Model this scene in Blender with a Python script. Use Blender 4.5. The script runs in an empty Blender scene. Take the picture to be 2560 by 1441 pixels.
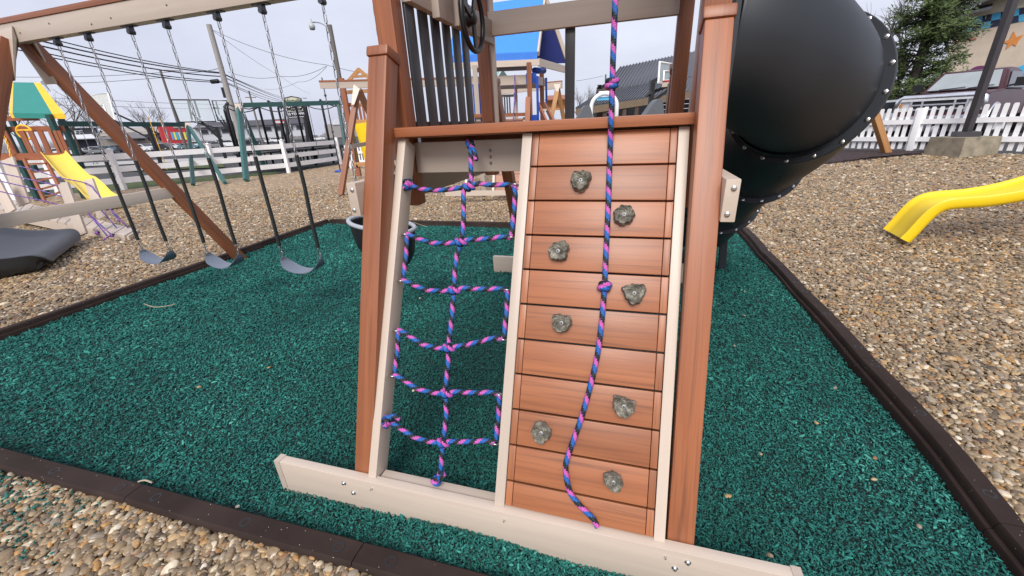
import bpy, bmesh, math, random
import numpy as np
from mathutils import Vector, Matrix, Euler

random.seed(7)
rng = np.random.default_rng(7)
scene = bpy.context.scene
COL = scene.collection

# ------------------------------------------------------------------ camera
FPX = 1000.0                     # focal length in photo pixels (photo 2560 x 1441)
YAW, PITCH, ROLL = -0.29856, 0.38403, 0.04948
CAM = Vector((0.401, -1.708, 1.488))

def cam_axes():
    a, b, c = YAW, PITCH, ROLL
    fw = Vector((math.sin(a) * math.cos(b), math.cos(a) * math.cos(b), -math.sin(b)))
    rt = Vector((math.cos(a), -math.sin(a), 0))
    dn = fw.cross(rt)
    return math.cos(c) * rt + math.sin(c) * dn, -math.sin(c) * rt + math.cos(c) * dn, fw

RT, DN, FW = cam_axes()
cam_data = bpy.data.cameras.new('camera')
cam = bpy.data.objects.new('camera', cam_data)
COL.objects.link(cam)
cam_data.sensor_fit = 'HORIZONTAL'
cam_data.sensor_width = 36.0
cam_data.lens = FPX / 2560 * 36.0
cam_data.clip_start = 0.05
cam_data.clip_end = 3000
M = Matrix((RT, -DN, -FW)).transposed().to_4x4()
M.translation = CAM
cam.matrix_world = M
scene.camera = cam

# ------------------------------------------------------------------ sky, sun, exposure
SUN_EL, SUN_AZ = math.radians(44), math.radians(175)
world = bpy.data.worlds.new('World')
scene.world = world
world.use_nodes = True
nt = world.node_tree
nt.nodes.clear()
wo = nt.nodes.new('ShaderNodeOutputWorld')
bg = nt.nodes.new('ShaderNodeBackground')
bg.inputs['Strength'].default_value = 0.1
sky = nt.nodes.new('ShaderNodeTexSky')
sky.sky_type = 'NISHITA'
sky.sun_disc = False
sky.sun_elevation = SUN_EL
sky.sun_rotation = SUN_AZ
sky.dust_density = 3.0
tc = nt.nodes.new('ShaderNodeTexCoord')
mp = nt.nodes.new('ShaderNodeMapping')
mp.inputs['Scale'].default_value = (1.0, 1.0, 2.6)
nz = nt.nodes.new('ShaderNodeTexNoise')
nz.inputs['Scale'].default_value = 1.7
nz.inputs['Detail'].default_value = 6
nz.inputs['Roughness'].default_value = 0.55
cr = nt.nodes.new('ShaderNodeValToRGB')
cr.color_ramp.elements[0].position = 0.30
cr.color_ramp.elements[0].color = (5.5, 5.7, 7.1, 1)
cr.color_ramp.elements[1].position = 0.70
cr.color_ramp.elements[1].color = (7.7, 7.95, 9.1, 1)
mx = nt.nodes.new('ShaderNodeMix')
mx.data_type = 'RGBA'
mx.inputs['Factor'].default_value = 0.86
nt.links.new(tc.outputs['Generated'], mp.inputs['Vector'])
nt.links.new(mp.outputs['Vector'], nz.inputs['Vector'])
nt.links.new(nz.outputs['Fac'], cr.inputs['Fac'])
nt.links.new(sky.outputs['Color'], mx.inputs['A'])
nt.links.new(cr.outputs['Color'], mx.inputs['B'])
nt.links.new(mx.outputs['Result'], bg.inputs['Color'])
nt.links.new(bg.outputs['Background'], wo.inputs['Surface'])

sun_data = bpy.data.lights.new('sun', 'SUN')
sun_data.energy = 2.9
sun_data.angle = math.radians(30)
sun_data.color = (1.0, 0.97, 0.92)
sun = bpy.data.objects.new('sun', sun_data)
COL.objects.link(sun)
sun_dir = Vector((math.sin(SUN_AZ) * math.cos(SUN_EL), math.cos(SUN_AZ) * math.cos(SUN_EL), math.sin(SUN_EL)))
sun.rotation_euler = sun_dir.to_track_quat('Z', 'Y').to_euler()
sun.location = (0, 0, 30)

vs = scene.view_settings
vs.view_transform = 'Standard'
vs.look = 'None'
vs.exposure = 0.25
vs.gamma = 1.0
vs.use_curve_mapping = False

# ------------------------------------------------------------------ measuring: photo pixel -> place in the world
def ray(px, py):
    return RT * ((px - 1280) / FPX) + DN * ((py - 720.5) / FPX) + FW

def D(px, py, d):                # the place seen at this pixel, d metres ahead
    return CAM + ray(px, py) * d

def rise(x, y):                  # the lot climbs gently towards the picket fence
    t = (0.73 * x + 0.68 * y - 4.6) / 8.7
    t = min(max(t, 0.0), 1.0)
    return 0.45 * t

def G(px, py, z=0.0):            # the place where that pixel meets the ground
    h = z
    for _ in range(12):
        r = ray(px, py)
        p = CAM + r * ((h - CAM.z) / r.z)
        h = z + rise(p.x, p.y)
    return p

def depth_of(p):
    return (Vector(p) - CAM).dot(FW)

# ------------------------------------------------------------------ mesh builder
class MB:
    def __init__(s):
        s.v, s.f, s.uv = [], [], {}
    def add(s, vs_, fs):
        b = len(s.v)
        s.v += [tuple(p) for p in vs_]
        s.f += [tuple(i + b for i in f) for f in fs]
        return b
    def box(s, a, b, mtx=None):
        x0, y0, z0 = a
        x1, y1, z1 = b
        vs_ = [Vector(p) for p in ((x0, y0, z0), (x1, y0, z0), (x1, y1, z0), (x0, y1, z0), (x0, y0, z1), (x1, y0, z1), (x1, y1, z1), (x0, y1, z1))]
        if mtx is not None:
            vs_ = [mtx @ p for p in vs_]
        s.add(vs_, [(0, 3, 2, 1), (4, 5, 6, 7), (0, 1, 5, 4), (1, 2, 6, 5), (2, 3, 7, 6), (3, 0, 4, 7)])
        return s
    def bar(s, p0, p1, w, h, up=(0, 0, 1)):
        m, L = frame(p0, p1, up)
        return s.box((0, -w / 2, -h / 2), (L, w / 2, h / 2), m)
    def quad(s, a, b, c, d):
        s.add([a, b, c, d], [(0, 1, 2, 3)])
        return s
    def slab(s, quad_, t):       # a four-sided plate with thickness t (vector)
        q = [Vector(p) for p in quad_]
        t = Vector(t)
        r = [p + t for p in q]
        s.add(q + r, [(0, 3, 2, 1), (4, 5, 6, 7), (0, 1, 5, 4), (1, 2, 6, 5), (2, 3, 7, 6), (3, 0, 4, 7)])
        return s
    def prism(s, poly, t):
        q = [Vector(p) for p in poly]
        t = Vector(t)
        n = len(q)
        s.add(q + [p + t for p in q], [tuple(range(n - 1, -1, -1)), tuple(range(n, 2 * n))] +
              [(i, (i + 1) % n, n + (i + 1) % n, n + i) for i in range(n)])
        return s
    def tube(s, pts, r, n=8, closed=False, cap=True, uvlen=None):
        pts = [Vector(p) for p in pts]
        m = len(pts)
        rr = r if isinstance(r, (list, tuple)) else [r] * m
        tang = []
        for i in range(m):
            if closed:
                t = pts[(i + 1) % m] - pts[i - 1]
            else:
                t = pts[min(i + 1, m - 1)] - pts[max(i - 1, 0)]
            tang.append(t.normalized() if t.length > 1e-9 else Vector((0, 0, 1)))
        a = Vector((0, 0, 1)) if abs(tang[0].z) < 0.9 else Vector((1, 0, 0))
        u = (a - tang[0] * a.dot(tang[0])).normalized()
        ring, dist, acc = [], [], 0.0
        for i in range(m):
            if i:
                acc += (pts[i] - pts[i - 1]).length
                u = u - tang[i] * u.dot(tang[i])
                u = u.normalized() if u.length > 1e-6 else tang[i].orthogonal().normalized()
            w = tang[i].cross(u)
            dist.append(acc)
            ring.append([pts[i] + rr[i] * (math.cos(2 * math.pi * k / n) * u + math.sin(2 * math.pi * k / n) * w) for k in range(n)])
        b = len(s.v)
        for rg in ring:
            s.v += [tuple(p) for p in rg]
        for i in range(m if closed else m - 1):
            j = (i + 1) % m
            for k in range(n):
                k2 = (k + 1) % n
                s.f.append((b + i * n + k, b + i * n + k2, b + j * n + k2, b + j * n + k))
                if uvlen:
                    d1 = dist[j] if j else acc + (pts[0] - pts[-1]).length
                    s.uv[len(s.f) - 1] = [(k / n, dist[i] / uvlen), ((k + 1) / n, dist[i] / uvlen), ((k + 1) / n, d1 / uvlen), (k / n, d1 / uvlen)]
        if cap and not closed:
            s.f.append(tuple(b + k for k in range(n - 1, -1, -1)))
            s.f.append(tuple(b + (m - 1) * n + k for k in range(n)))
        return s
    def lathe(s, prof, n=16, mtx=None):      # prof: (radius, height) pairs about local Z
        b = len(s.v)
        for r, z in prof:
            for k in range(n):
                p = Vector((r * math.cos(2 * math.pi * k / n), r * math.sin(2 * math.pi * k / n), z))
                s.v.append(tuple(mtx @ p if mtx is not None else p))
        for i in range(len(prof) - 1):
            for k in range(n):
                k2 = (k + 1) % n
                s.f.append((b + i * n + k, b + i * n + k2, b + (i + 1) * n + k2, b + (i + 1) * n + k))
        s.f.append(tuple(b + k for k in range(n - 1, -1, -1)))
        s.f.append(tuple(b + (len(prof) - 1) * n + k for k in range(n)))
        return s
    def mesh(s, name, m, smooth=False, angle=None):
        me = bpy.data.meshes.new(name)
        me.from_pydata([tuple(p) for p in s.v], [], s.f)
        if m:
            me.materials.append(m)
        if s.uv:
            l = me.uv_layers.new(name='UVMap')
            for pi, c in s.uv.items():
                st = me.polygons[pi].loop_start
                for q in range(len(c)):
                    l.data[st + q].uv = c[q]
        if smooth:
            me.polygons.foreach_set('use_smooth', [True] * len(me.polygons))
            if angle:
                me.set_sharp_from_angle(angle=math.radians(angle))
        me.update()
        return me

def frame(p0, p1, up=(0, 0, 1)):
    p0, p1 = Vector(p0), Vector(p1)
    x = p1 - p0
    L = x.length
    x = x / L
    up = Vector(up)
    if abs(x.dot(up.normalized())) > 0.995:
        up = Vector((0, 1, 0))
    y = up.cross(x).normalized()
    z = x.cross(y)
    m = Matrix((x, y, z)).transposed().to_4x4()
    m.translation = p0
    return m, L

WM = {}                          # world matrix of everything, so that parts can be parented exactly

def place(o, parent, mw):
    COL.objects.link(o)
    if parent is not None:
        o.parent = parent
        o.matrix_basis = WM[parent.name].inverted() @ mw
    else:
        o.matrix_basis = mw
    WM[o.name] = mw
    return o

def tag(o, label=None, cat=None, group=None, kind=None):
    for k, v in (('label', label), ('category', cat), ('group', group), ('kind', kind)):
        if v:
            o[k] = v
    return o

def thing(name, loc, label, cat, group=None):
    o = bpy.data.objects.new(name, None)
    o.empty_display_size = 0.2
    place(o, None, Matrix.Translation(Vector(loc)))
    return tag(o, label, cat, group)

def part(name, mb, m, parent=None, smooth=False, angle=None, label=None, mw=None):
    me = mb if isinstance(mb, bpy.types.Mesh) else mb.mesh(name, m, smooth, angle)
    o = bpy.data.objects.new(name, me)
    if mw is None:               # built in world coordinates: keep them, put the origin at the parent
        mw = Matrix.Identity(4)
    place(o, parent, mw)
    if label:
        o['label'] = label
    return o

_lum = {}
def lumber(name, p0, p1, w, h, m, parent, up=(0, 0, 1), bevel=0.004, label=None):
    """a board with its own axes: X along the grain, Y = width w, Z = height h; edges eased"""
    mw, L = frame(p0, p1, up)
    key = (round(L, 4), w, h, m.name, bevel)
    me = _lum.get(key)
    if me is None:
        mb = MB().box((0, -w / 2, -h / 2), (L, w / 2, h / 2))
        me = mb.mesh(name, m)
        if bevel:
            bm = bmesh.new()
            bm.from_mesh(me)
            bmesh.ops.bevel(bm, geom=bm.edges[:], offset=bevel, segments=2, affect='EDGES', profile=0.6)
            bm.to_mesh(me)
            bm.free()
            me.polygons.foreach_set('use_smooth', [True] * len(me.polygons))
            me.set_sharp_from_angle(angle=math.radians(50))
        _lum[key] = me
    return part(name, me, m, parent, mw=mw, label=label)

def copy_tree(o, delta=None, parent=None):
    c = o.copy()
    COL.objects.link(c)
    if parent is not None:
        c.parent = parent
        WM[c.name] = WM[parent.name] @ c.matrix_basis
    else:
        if delta is not None:
            c.matrix_basis = delta @ c.matrix_basis
        WM[c.name] = c.matrix_basis.copy()
    for ch in list(o.children):
        copy_tree(ch, None, c)
    return c

def smooth_path(pts, n=8):
    pts = [Vector(p) for p in pts]
    out = []
    for i in range(len(pts) - 1):
        p0, p1, p2, p3 = pts[max(i - 1, 0)], pts[i], pts[i + 1], pts[min(i + 2, len(pts) - 1)]
        for k in range(n):
            t = k / n
            out.append(0.5 * ((2 * p1) + (p2 - p0) * t + (2 * p0 - 5 * p1 + 4 * p2 - p3) * t * t + (-p0 + 3 * p1 - 3 * p2 + p3) * t ** 3))
    out.append(pts[-1])
    return out

# ------------------------------------------------------------------ materials
def nodes(name):
    m = bpy.data.materials.new(name)
    m.use_nodes = True
    t = m.node_tree
    return m, t, t.nodes['Principled BSDF']

def N(t, typ, **kw):
    n = t.nodes.new(typ)
    for k, v in kw.items():
        if k in n.inputs:
            n.inputs[k].default_value = v
        else:
            setattr(n, k, v)
    return n

def ramp(t, stops):
    r = t.nodes.new('ShaderNodeValToRGB')
    el = r.color_ramp.elements
    while len(el) < len(stops):
        el.new(0.5)
    for e, (p, c) in zip(el, stops):
        e.position = p
        e.color = (*c, 1)
    return r

def plain(name, col, rough=0.5, metal=0.0, var=0.12, scale=6.0, bump=0.0, bscale=60.0, spec=0.5, coords='Object'):
    """paint, plastic or metal with a little unevenness, grime and grain"""
    m, t, p = nodes(name)
    c = N(t, 'ShaderNodeTexCoord')
    n = N(t, 'ShaderNodeTexNoise', Scale=scale, Detail=5.0, Roughness=0.6)
    t.links.new(c.outputs[coords], n.inputs['Vector'])
    r = ramp(t, [(0.25, tuple(x * (1 - var) for x in col)), (0.75, tuple(min(x * (1 + var), 1) for x in col))])
    t.links.new(n.outputs['Fac'], r.inputs['Fac'])
    t.links.new(r.outputs['Color'], p.inputs['Base Color'])
    p.inputs['Roughness'].default_value = rough
    p.inputs['Metallic'].default_value = metal
    p.inputs['Specular IOR Level'].default_value = spec
    if bump:
        n2 = N(t, 'ShaderNodeTexNoise', Scale=bscale, Detail=4.0)
        t.links.new(c.outputs[coords], n2.inputs['Vector'])
        b = N(t, 'ShaderNodeBump', Strength=bump, Distance=0.002)
        t.links.new(n2.outputs['Fac'], b.inputs['Height'])
        t.links.new(b.outputs['Normal'], p.inputs['Normal'])
    return m

def wood(name, a, b, streak, rough=0.42, amount=0.55, spec=0.5):
    """moulded lumber: grain runs along the board's own X axis"""
    m, t, p = nodes(name)
    c = N(t, 'ShaderNodeTexCoord')
    oi = N(t, 'ShaderNodeObjectInfo')
    mul = N(t, 'ShaderNodeVectorMath', operation='SCALE')
    cx = N(t, 'ShaderNodeCombineXYZ', X=17.0, Y=31.0, Z=23.0)
    t.links.new(cx.outputs[0], mul.inputs[0])
    t.links.new(oi.outputs['Random'], mul.inputs['Scale'])
    add = N(t, 'ShaderNodeVectorMath', operation='ADD')
    t.links.new(c.outputs['Object'], add.inputs[0])
    t.links.new(mul.outputs[0], add.inputs[1])
    def stretched(sc, detail, rgh, dist=0.0):
        mp_ = N(t, 'ShaderNodeMapping')
        mp_.inputs['Scale'].default_value = sc
        t.links.new(add.outputs[0], mp_.inputs['Vector'])
        n = N(t, 'ShaderNodeTexNoise', Scale=1.0, Detail=detail, Roughness=rgh, Distortion=dist)
        t.links.new(mp_.outputs[0], n.inputs['Vector'])
        return n
    n1 = stretched((1.6, 75, 75), 5.0, 0.65, 0.5)
    n2 = stretched((1.1, 16, 16), 3.0, 0.5, 0.6)
    n3 = stretched((3.0, 260, 260), 2.0, 0.5)
    r1 = ramp(t, [(0.3, a), (0.7, b)])
    t.links.new(n2.outputs['Fac'], r1.inputs['Fac'])
    r2 = ramp(t, [(0.50, (0, 0, 0)), (0.70, (1, 1, 1))])
    t.links.new(n1.outputs['Fac'], r2.inputs['Fac'])
    sc_ = N(t, 'ShaderNodeMath', operation='MULTIPLY')
    t.links.new(r2.outputs['Color'], sc_.inputs[0])
    sc_.inputs[1].default_value = amount
    mix = N(t, 'ShaderNodeMix', data_type='RGBA')
    t.links.new(sc_.outputs[0], mix.inputs['Factor'])
    t.links.new(r1.outputs['Color'], mix.inputs['A'])
    mix.inputs['B'].default_value = (*streak, 1)
    hv = N(t, 'ShaderNodeHueSaturation')
    mr = N(t, 'ShaderNodeMapRange')
    mr.inputs['To Min'].default_value = 0.84
    mr.inputs['To Max'].default_value = 1.10
    t.links.new(oi.outputs['Random'], mr.inputs['Value'])
    t.links.new(mr.outputs[0], hv.inputs['Value'])
    t.links.new(mix.outputs['Result'], hv.inputs['Color'])
    t.links.new(hv.outputs[0], p.inputs['Base Color'])
    p.inputs['Roughness'].default_value = rough
    p.inputs['Specular IOR Level'].default_value = spec
    bu = N(t, 'ShaderNodeBump', Strength=0.25, Distance=0.001)
    t.links.new(n3.outputs['Fac'], bu.inputs['Height'])
    t.links.new(bu.outputs[0], p.inputs['Normal'])
    return m

CEDAR = wood('cedar_poly_lumber', (0.255, 0.084, 0.035), (0.345, 0.122, 0.052), (0.10, 0.040, 0.026), amount=0.55)
CEDAR_B = wood('cedar_wall_board', (0.285, 0.098, 0.040), (0.375, 0.138, 0.058), (0.105, 0.042, 0.026), rough=0.40, amount=0.55)
TAN = wood('tan_poly_lumber', (0.51, 0.42, 0.345), (0.57, 0.475, 0.395), (0.46, 0.38, 0.315), rough=0.38, amount=0.3)
TAN2 = wood('shaded_tan_lumber', (0.40, 0.33, 0.28), (0.45, 0.375, 0.32), (0.36, 0.30, 0.25), rough=0.5, amount=0.3)  # tan lumber with the shade under the roof put into its colour
CHAR = wood('charcoal_slat', (0.040, 0.040, 0.046), (0.05, 0.05, 0.056), (0.03, 0.03, 0.034), rough=0.4, amount=0.3)
BLACK = plain('black_plastic', (0.012, 0.012, 0.014), 0.4)
SLIDEBLK = plain('black_slide_plastic', (0.0185, 0.0215, 0.0275), 0.5, var=0.16, scale=3.0, bump=0.12, bscale=160)
GREYPL = plain('dark_grey_slide_plastic', (0.038, 0.043, 0.053), 0.46, bump=0.1, bscale=120)
YELLOW = plain('yellow_slide_plastic', (0.86, 0.60, 0.012), 0.38, var=0.05, bump=0.1, bscale=90)
PALEYEL = plain('faded_yellow_plastic', (0.82, 0.62, 0.10), 0.42, var=0.05)
ZINC = plain('zinc_chain', (0.42, 0.42, 0.44), 0.38, metal=1.0)
STEEL = plain('brushed_steel', (0.60, 0.59, 0.57), 0.28, metal=1.0)
BOLTST = plain('dull_bolt_steel', (0.30, 0.30, 0.30), 0.5, metal=0.8)
BRACK = plain('dark_bracket_steel', (0.10, 0.10, 0.11), 0.4, metal=0.9)
SEAT = plain('grey_rubber_seat', (0.15, 0.175, 0.225), 0.42, var=0.06, bump=0.1)
SEATDK = plain('black_rubber_seat', (0.012, 0.020, 0.018), 0.5)
SLEEVE = plain('black_chain_sleeve', (0.016, 0.020, 0.020), 0.42, bump=0.3, bscale=90)
WHITE = plain('white_vinyl', (0.85, 0.85, 0.865), 0.4, var=0.05, scale=2.0)
DGREEN = plain('dark_green_paint', (0.012, 0.060, 0.058), 0.45, var=0.1)
TEALGREEN = plain('green_leg_paint', (0.035, 0.125, 0.115), 0.45, var=0.1)
GREENROOF = plain('green_canvas', (0.020, 0.215, 0.185), 0.6, var=0.06)
YELROOF = plain('yellow_canvas', (0.86, 0.48, 0.03), 0.6, var=0.06)
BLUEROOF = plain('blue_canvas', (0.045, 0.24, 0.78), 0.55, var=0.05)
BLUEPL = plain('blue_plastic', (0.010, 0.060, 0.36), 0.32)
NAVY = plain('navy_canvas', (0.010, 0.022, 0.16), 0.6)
RED = plain('red_wall_paint', (0.48, 0.035, 0.045), 0.6)
STONE = plain('grey_wall', (0.42, 0.41, 0.42), 0.8)
CONC = plain('weathered_concrete', (0.26, 0.225, 0.165), 0.9, var=0.45, scale=5.0, bump=0.6, bscale=30)
POLEWD = wood('weathered_pole', (0.13, 0.115, 0.105), (0.20, 0.18, 0.165), (0.08, 0.07, 0.065), rough=0.8, amount=0.6)
POLELT = wood('pale_pole', (0.30, 0.28, 0.265), (0.38, 0.355, 0.335), (0.2, 0.185, 0.17), rough=0.8, amount=0.6)
BROWNWD = wood('stained_wood', (0.26, 0.085, 0.038), (0.34, 0.115, 0.052), (0.13, 0.045, 0.022), rough=0.5)
HONEY = wood('honey_wood', (0.42, 0.20, 0.07), (0.52, 0.27, 0.11), (0.28, 0.12, 0.04), rough=0.5)
LOGWD = wood('dark_log', (0.055, 0.034, 0.026), (0.085, 0.055, 0.042), (0.03, 0.02, 0.016), rough=0.7)
GLASS = plain('backboard_glass', (0.45, 0.52, 0.52), 0.12, var=0.03)
GLASS.node_tree.nodes['Principled BSDF'].inputs['Alpha'].default_value = 0.22
CARGLASS = plain('car_glass', (0.030, 0.036, 0.042), 0.08, var=0.05)
WINDSH = plain('windshield_glass', (0.30, 0.33, 0.34), 0.06, var=0.1, scale=2)
CHROME = plain('chrome', (0.88, 0.88, 0.90), 0.25, metal=1.0)
TYRE = plain('tyre_rubber', (0.018, 0.018, 0.019), 0.8)
def paint(n, c): 
    m = plain(n, c, 0.22, var=0.04)
    m.node_tree.nodes['Principled BSDF'].inputs['Coat Weight'].default_value = 0.5
    return m
MAROON = plain('maroon_paint', (0.055, 0.012, 0.018), 0.32, var=0.05)
CARWHITE = paint('white_car_paint', (0.70, 0.71, 0.73))
CARGREY = paint('grey_car_paint', (0.20, 0.21, 0.225))
CARBLUE = paint('blue_car_paint', (0.11, 0.20, 0.25))
CARDARK = paint('dark_car_paint', (0.03, 0.032, 0.038))

def rope_material(name, bands, cells=3.0):
    """solid braid: the colours wind round the rope; u runs round it, v along it"""
    m, t, p = nodes(name)
    uv = N(t, 'ShaderNodeUVMap')
    sp = N(t, 'ShaderNodeSeparateXYZ')
    t.links.new(uv.outputs[0], sp.inputs[0])
    # thread cells: quantise u a little so that the colour edges are stepped like braid
    q = N(t, 'ShaderNodeMath', operation='MULTIPLY'); q.inputs[1].default_value = 9.0
    fl = N(t, 'ShaderNodeMath', operation='FLOOR')
    dv = N(t, 'ShaderNodeMath', operation='DIVIDE'); dv.inputs[1].default_value = 9.0
    t.links.new(sp.outputs[0], q.inputs[0]); t.links.new(q.outputs[0], fl.inputs[0]); t.links.new(fl.outputs[0], dv.inputs[0])
    ad = N(t, 'ShaderNodeMath', operation='ADD')
    t.links.new(sp.outputs[1], ad.inputs[0]); t.links.new(dv.outputs[0], ad.inputs[1])
    fr = N(t, 'ShaderNodeMath', operation='FRACT')
    t.links.new(ad.outputs[0], fr.inputs[0])
    r = ramp(t, bands)
    r.color_ramp.interpolation = 'CONSTANT'
    t.links.new(fr.outputs[0], r.inputs['Fac'])
    # threads in relief
    cmb = N(t, 'ShaderNodeCombineXYZ')
    m1 = N(t, 'ShaderNodeMath', operation='MULTIPLY'); m1.inputs[1].default_value = 18.0
    m2 = N(t, 'ShaderNodeMath', operation='MULTIPLY'); m2.inputs[1].default_value = 9.0
    t.links.new(ad.outputs[0], m2.inputs[0]); t.links.new(sp.outputs[0], m1.inputs[0])
    t.links.new(m1.outputs[0], cmb.inputs[0]); t.links.new(m2.outputs[0], cmb.inputs[1])
    vo = N(t, 'ShaderNodeTexVoronoi', Scale=1.0, Randomness=0.35)
    t.links.new(cmb.outputs[0], vo.inputs['Vector'])
    dk = ramp(t, [(0.25, (1, 1, 1)), (0.75, (0.45, 0.45, 0.45))])
    t.links.new(vo.outputs['Distance'], dk.inputs['Fac'])
    mu = N(t, 'ShaderNodeMix', data_type='RGBA', blend_type='MULTIPLY')
    mu.inputs['Factor'].default_value = 0.6
    t.links.new(r.outputs[0], mu.inputs['A']); t.links.new(dk.outputs[0], mu.inputs['B'])
    t.links.new(mu.outputs['Result'], p.inputs['Base Color'])
    p.inputs['Roughness'].default_value = 0.55
    b = N(t, 'ShaderNodeBump', Strength=0.7, Distance=0.003, invert=True)
    t.links.new(vo.outputs['Distance'], b.inputs['Height'])
    t.links.new(b.outputs[0], p.inputs['Normal'])
    return m

PINK, RBLUE, RBLACK = (0.58, 0.105, 0.44), (0.008, 0.115, 0.43), (0.006, 0.012, 0.018)
ROPE = rope_material('braided_rope', [(0.0, PINK), (0.30, RBLUE), (0.66, RBLACK)])
ROPEFAR = rope_material('purple_rope', [(0.0, (0.30, 0.10, 0.36)), (0.45, (0.05, 0.06, 0.25))])
def tinted(name, stops, attr='tone', rough=0.6, grain=0.0, spec=0.5):
    """loose pieces: each takes its colour from its own random tone"""
    m, t, p = nodes(name)
    a = N(t, 'ShaderNodeAttribute', attribute_type='INSTANCER', attribute_name=attr)
    r = ramp(t, stops)
    t.links.new(a.outputs['Fac'], r.inputs['Fac'])
    src = r.outputs[0]
    if grain:
        c = N(t, 'ShaderNodeTexCoord')
        n = N(t, 'ShaderNodeTexNoise', Scale=2.2, Detail=4.0)
        t.links.new(c.outputs['Object'], n.inputs['Vector'])
        r2 = ramp(t, [(0.3, (1 - grain,) * 3), (0.7, (1, 1, 1))])
        t.links.new(n.outputs['Fac'], r2.inputs['Fac'])
        mu = N(t, 'ShaderNodeMix', data_type='RGBA', blend_type='MULTIPLY')
        mu.inputs['Factor'].default_value = 1.0
        t.links.new(src, mu.inputs['A']); t.links.new(r2.outputs[0], mu.inputs['B'])
        src = mu.outputs['Result']
    t.links.new(src, p.inputs['Base Color'])
    p.inputs['Roughness'].default_value = rough
    p.inputs['Specular IOR Level'].default_value = spec
    return m
PEBBLE_STOPS = [(0.0, (0.085, 0.060, 0.040)), (0.10, (0.16, 0.115, 0.070)), (0.28, (0.29, 0.203, 0.114)), (0.46, (0.39, 0.277, 0.158)),
                (0.58, (0.21, 0.158, 0.106)), (0.66, (0.52, 0.375, 0.210)), (0.74, (0.48, 0.255, 0.078)), (0.80, (0.29, 0.150, 0.070)), (0.88, (0.32, 0.272, 0.208)), (0.95, (0.65, 0.525, 0.36)), (1.0, (0.76, 0.66, 0.52))]
PEBBLE = tinted('river_pebble', PEBBLE_STOPS, rough=0.42, grain=0.35)
CHIP = tinted('green_rubber_chip', [(0.0, (0.012, 0.060, 0.054)), (0.35, (0.018, 0.115, 0.099)), (0.75, (0.026, 0.165, 0.140)), (0.95, (0.034, 0.22, 0.178)), (1.0, (0.07, 0.32, 0.26))], rough=0.75, spec=0.2)
DKCHIP = tinted('dark_rubber_chip', [(0.0, (0.02, 0.010, 0.010)), (1.0, (0.075, 0.035, 0.034))], rough=0.7)
# ------------------------------------------------------------------ ground, beds of gravel and mulch
PIT = [(-4.97, -0.90), (1.86, -0.83), (1.96, 4.62), (-5.20, 4.62)]      # front-left, front-right, back-right, back-left

def pts_in(poly, X, Y):
    inside = np.zeros(X.shape, bool)
    n = len(poly)
    for i in range(n):
        x0, y0 = poly[i]
        x1, y1 = poly[(i + 1) % n]
        c = (y0 > Y) != (y1 > Y)
        with np.errstate(divide='ignore', invalid='ignore'):
            xi = (x1 - x0) * (Y - y0) / (y1 - y0) + x0
        inside ^= c & (X < xi)
    return inside

def ground_material(name, stops, cell, rough=0.8, bump=0.8, dist=0.01, big=0.25, joint=0.35):
    m, t, p = nodes(name)
    c = N(t, 'ShaderNodeTexCoord')
    v = N(t, 'ShaderNodeTexVoronoi', Scale=1.0 / cell)
    t.links.new(c.outputs['Object'], v.inputs['Vector'])
    sp = N(t, 'ShaderNodeSeparateColor')
    t.links.new(v.outputs['Color'], sp.inputs[0])
    r = ramp(t, stops)
    t.links.new(sp.outputs[0], r.inputs['Fac'])
    dk = ramp(t, [(0.25, (1, 1, 1)), (0.75, (joint, joint * 0.96, joint * 0.92))])
    t.links.new(v.outputs['Distance'], dk.inputs['Fac'])
    mu = N(t, 'ShaderNodeMix', data_type='RGBA', blend_type='MULTIPLY'); mu.inputs['Factor'].default_value = 0.8
    t.links.new(r.outputs[0], mu.inputs['A']); t.links.new(dk.outputs[0], mu.inputs['B'])
    n = N(t, 'ShaderNodeTexNoise', Scale=0.7, Detail=4.0)
    t.links.new(c.outputs['Object'], n.inputs['Vector'])
    r2 = ramp(t, [(0.3, (1 - big,) * 3), (0.7, (1, 1, 1))])
    t.links.new(n.outputs['Fac'], r2.inputs['Fac'])
    m2 = N(t, 'ShaderNodeMix', data_type='RGBA', blend_type='MULTIPLY'); m2.inputs['Factor'].default_value = 1.0
    t.links.new(mu.outputs['Result'], m2.inputs['A']); t.links.new(r2.outputs[0], m2.inputs['B'])
    t.links.new(m2.outputs['Result'], p.inputs['Base Color'])
    p.inputs['Roughness'].default_value = rough
    b = N(t, 'ShaderNodeBump', Strength=bump, Distance=dist, invert=True)
    t.links.new(v.outputs['Distance'], b.inputs['Height'])
    t.links.new(b.outputs[0], p.inputs['Normal'])
    return m

ASPH = ground_material('asphalt', [(0.0, (0.045, 0.045, 0.047)), (1.0, (0.085, 0.084, 0.084))], 0.03, 0.85, 0.3, 0.004)
GRAVELM = ground_material('gravel_bed', [(p_, tuple(min(1, x * k_ + 0.02) for x, k_ in zip(c_, (1.22, 1.16, 1.04)))) for p_, c_ in PEBBLE_STOPS], 0.055, 0.55, 0.6, 0.01, big=0.12, joint=0.5)
MULCHM = ground_material('green_mulch_bed', [(0.0, (0.004, 0.02, 0.02)), (0.6, (0.008, 0.06, 0.052)), (1.0, (0.014, 0.10, 0.085))], 0.014, 0.6, 1.0, 0.01)
BRMULCH = ground_material('brown_mulch_bed', [(0.0, (0.018, 0.009, 0.009)), (1.0, (0.08, 0.036, 0.035))], 0.03, 0.8, 1.0, 0.012)
GRASSM = ground_material('lawn', [(0.0, (0.05, 0.085, 0.018)), (1.0, (0.13, 0.17, 0.045))], 0.05, 0.9, 0.6, 0.02)

def setting(name, mb, m, smooth=True):
    o = part(name, mb, m, None, smooth)
    return tag(o, kind='structure')

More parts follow.
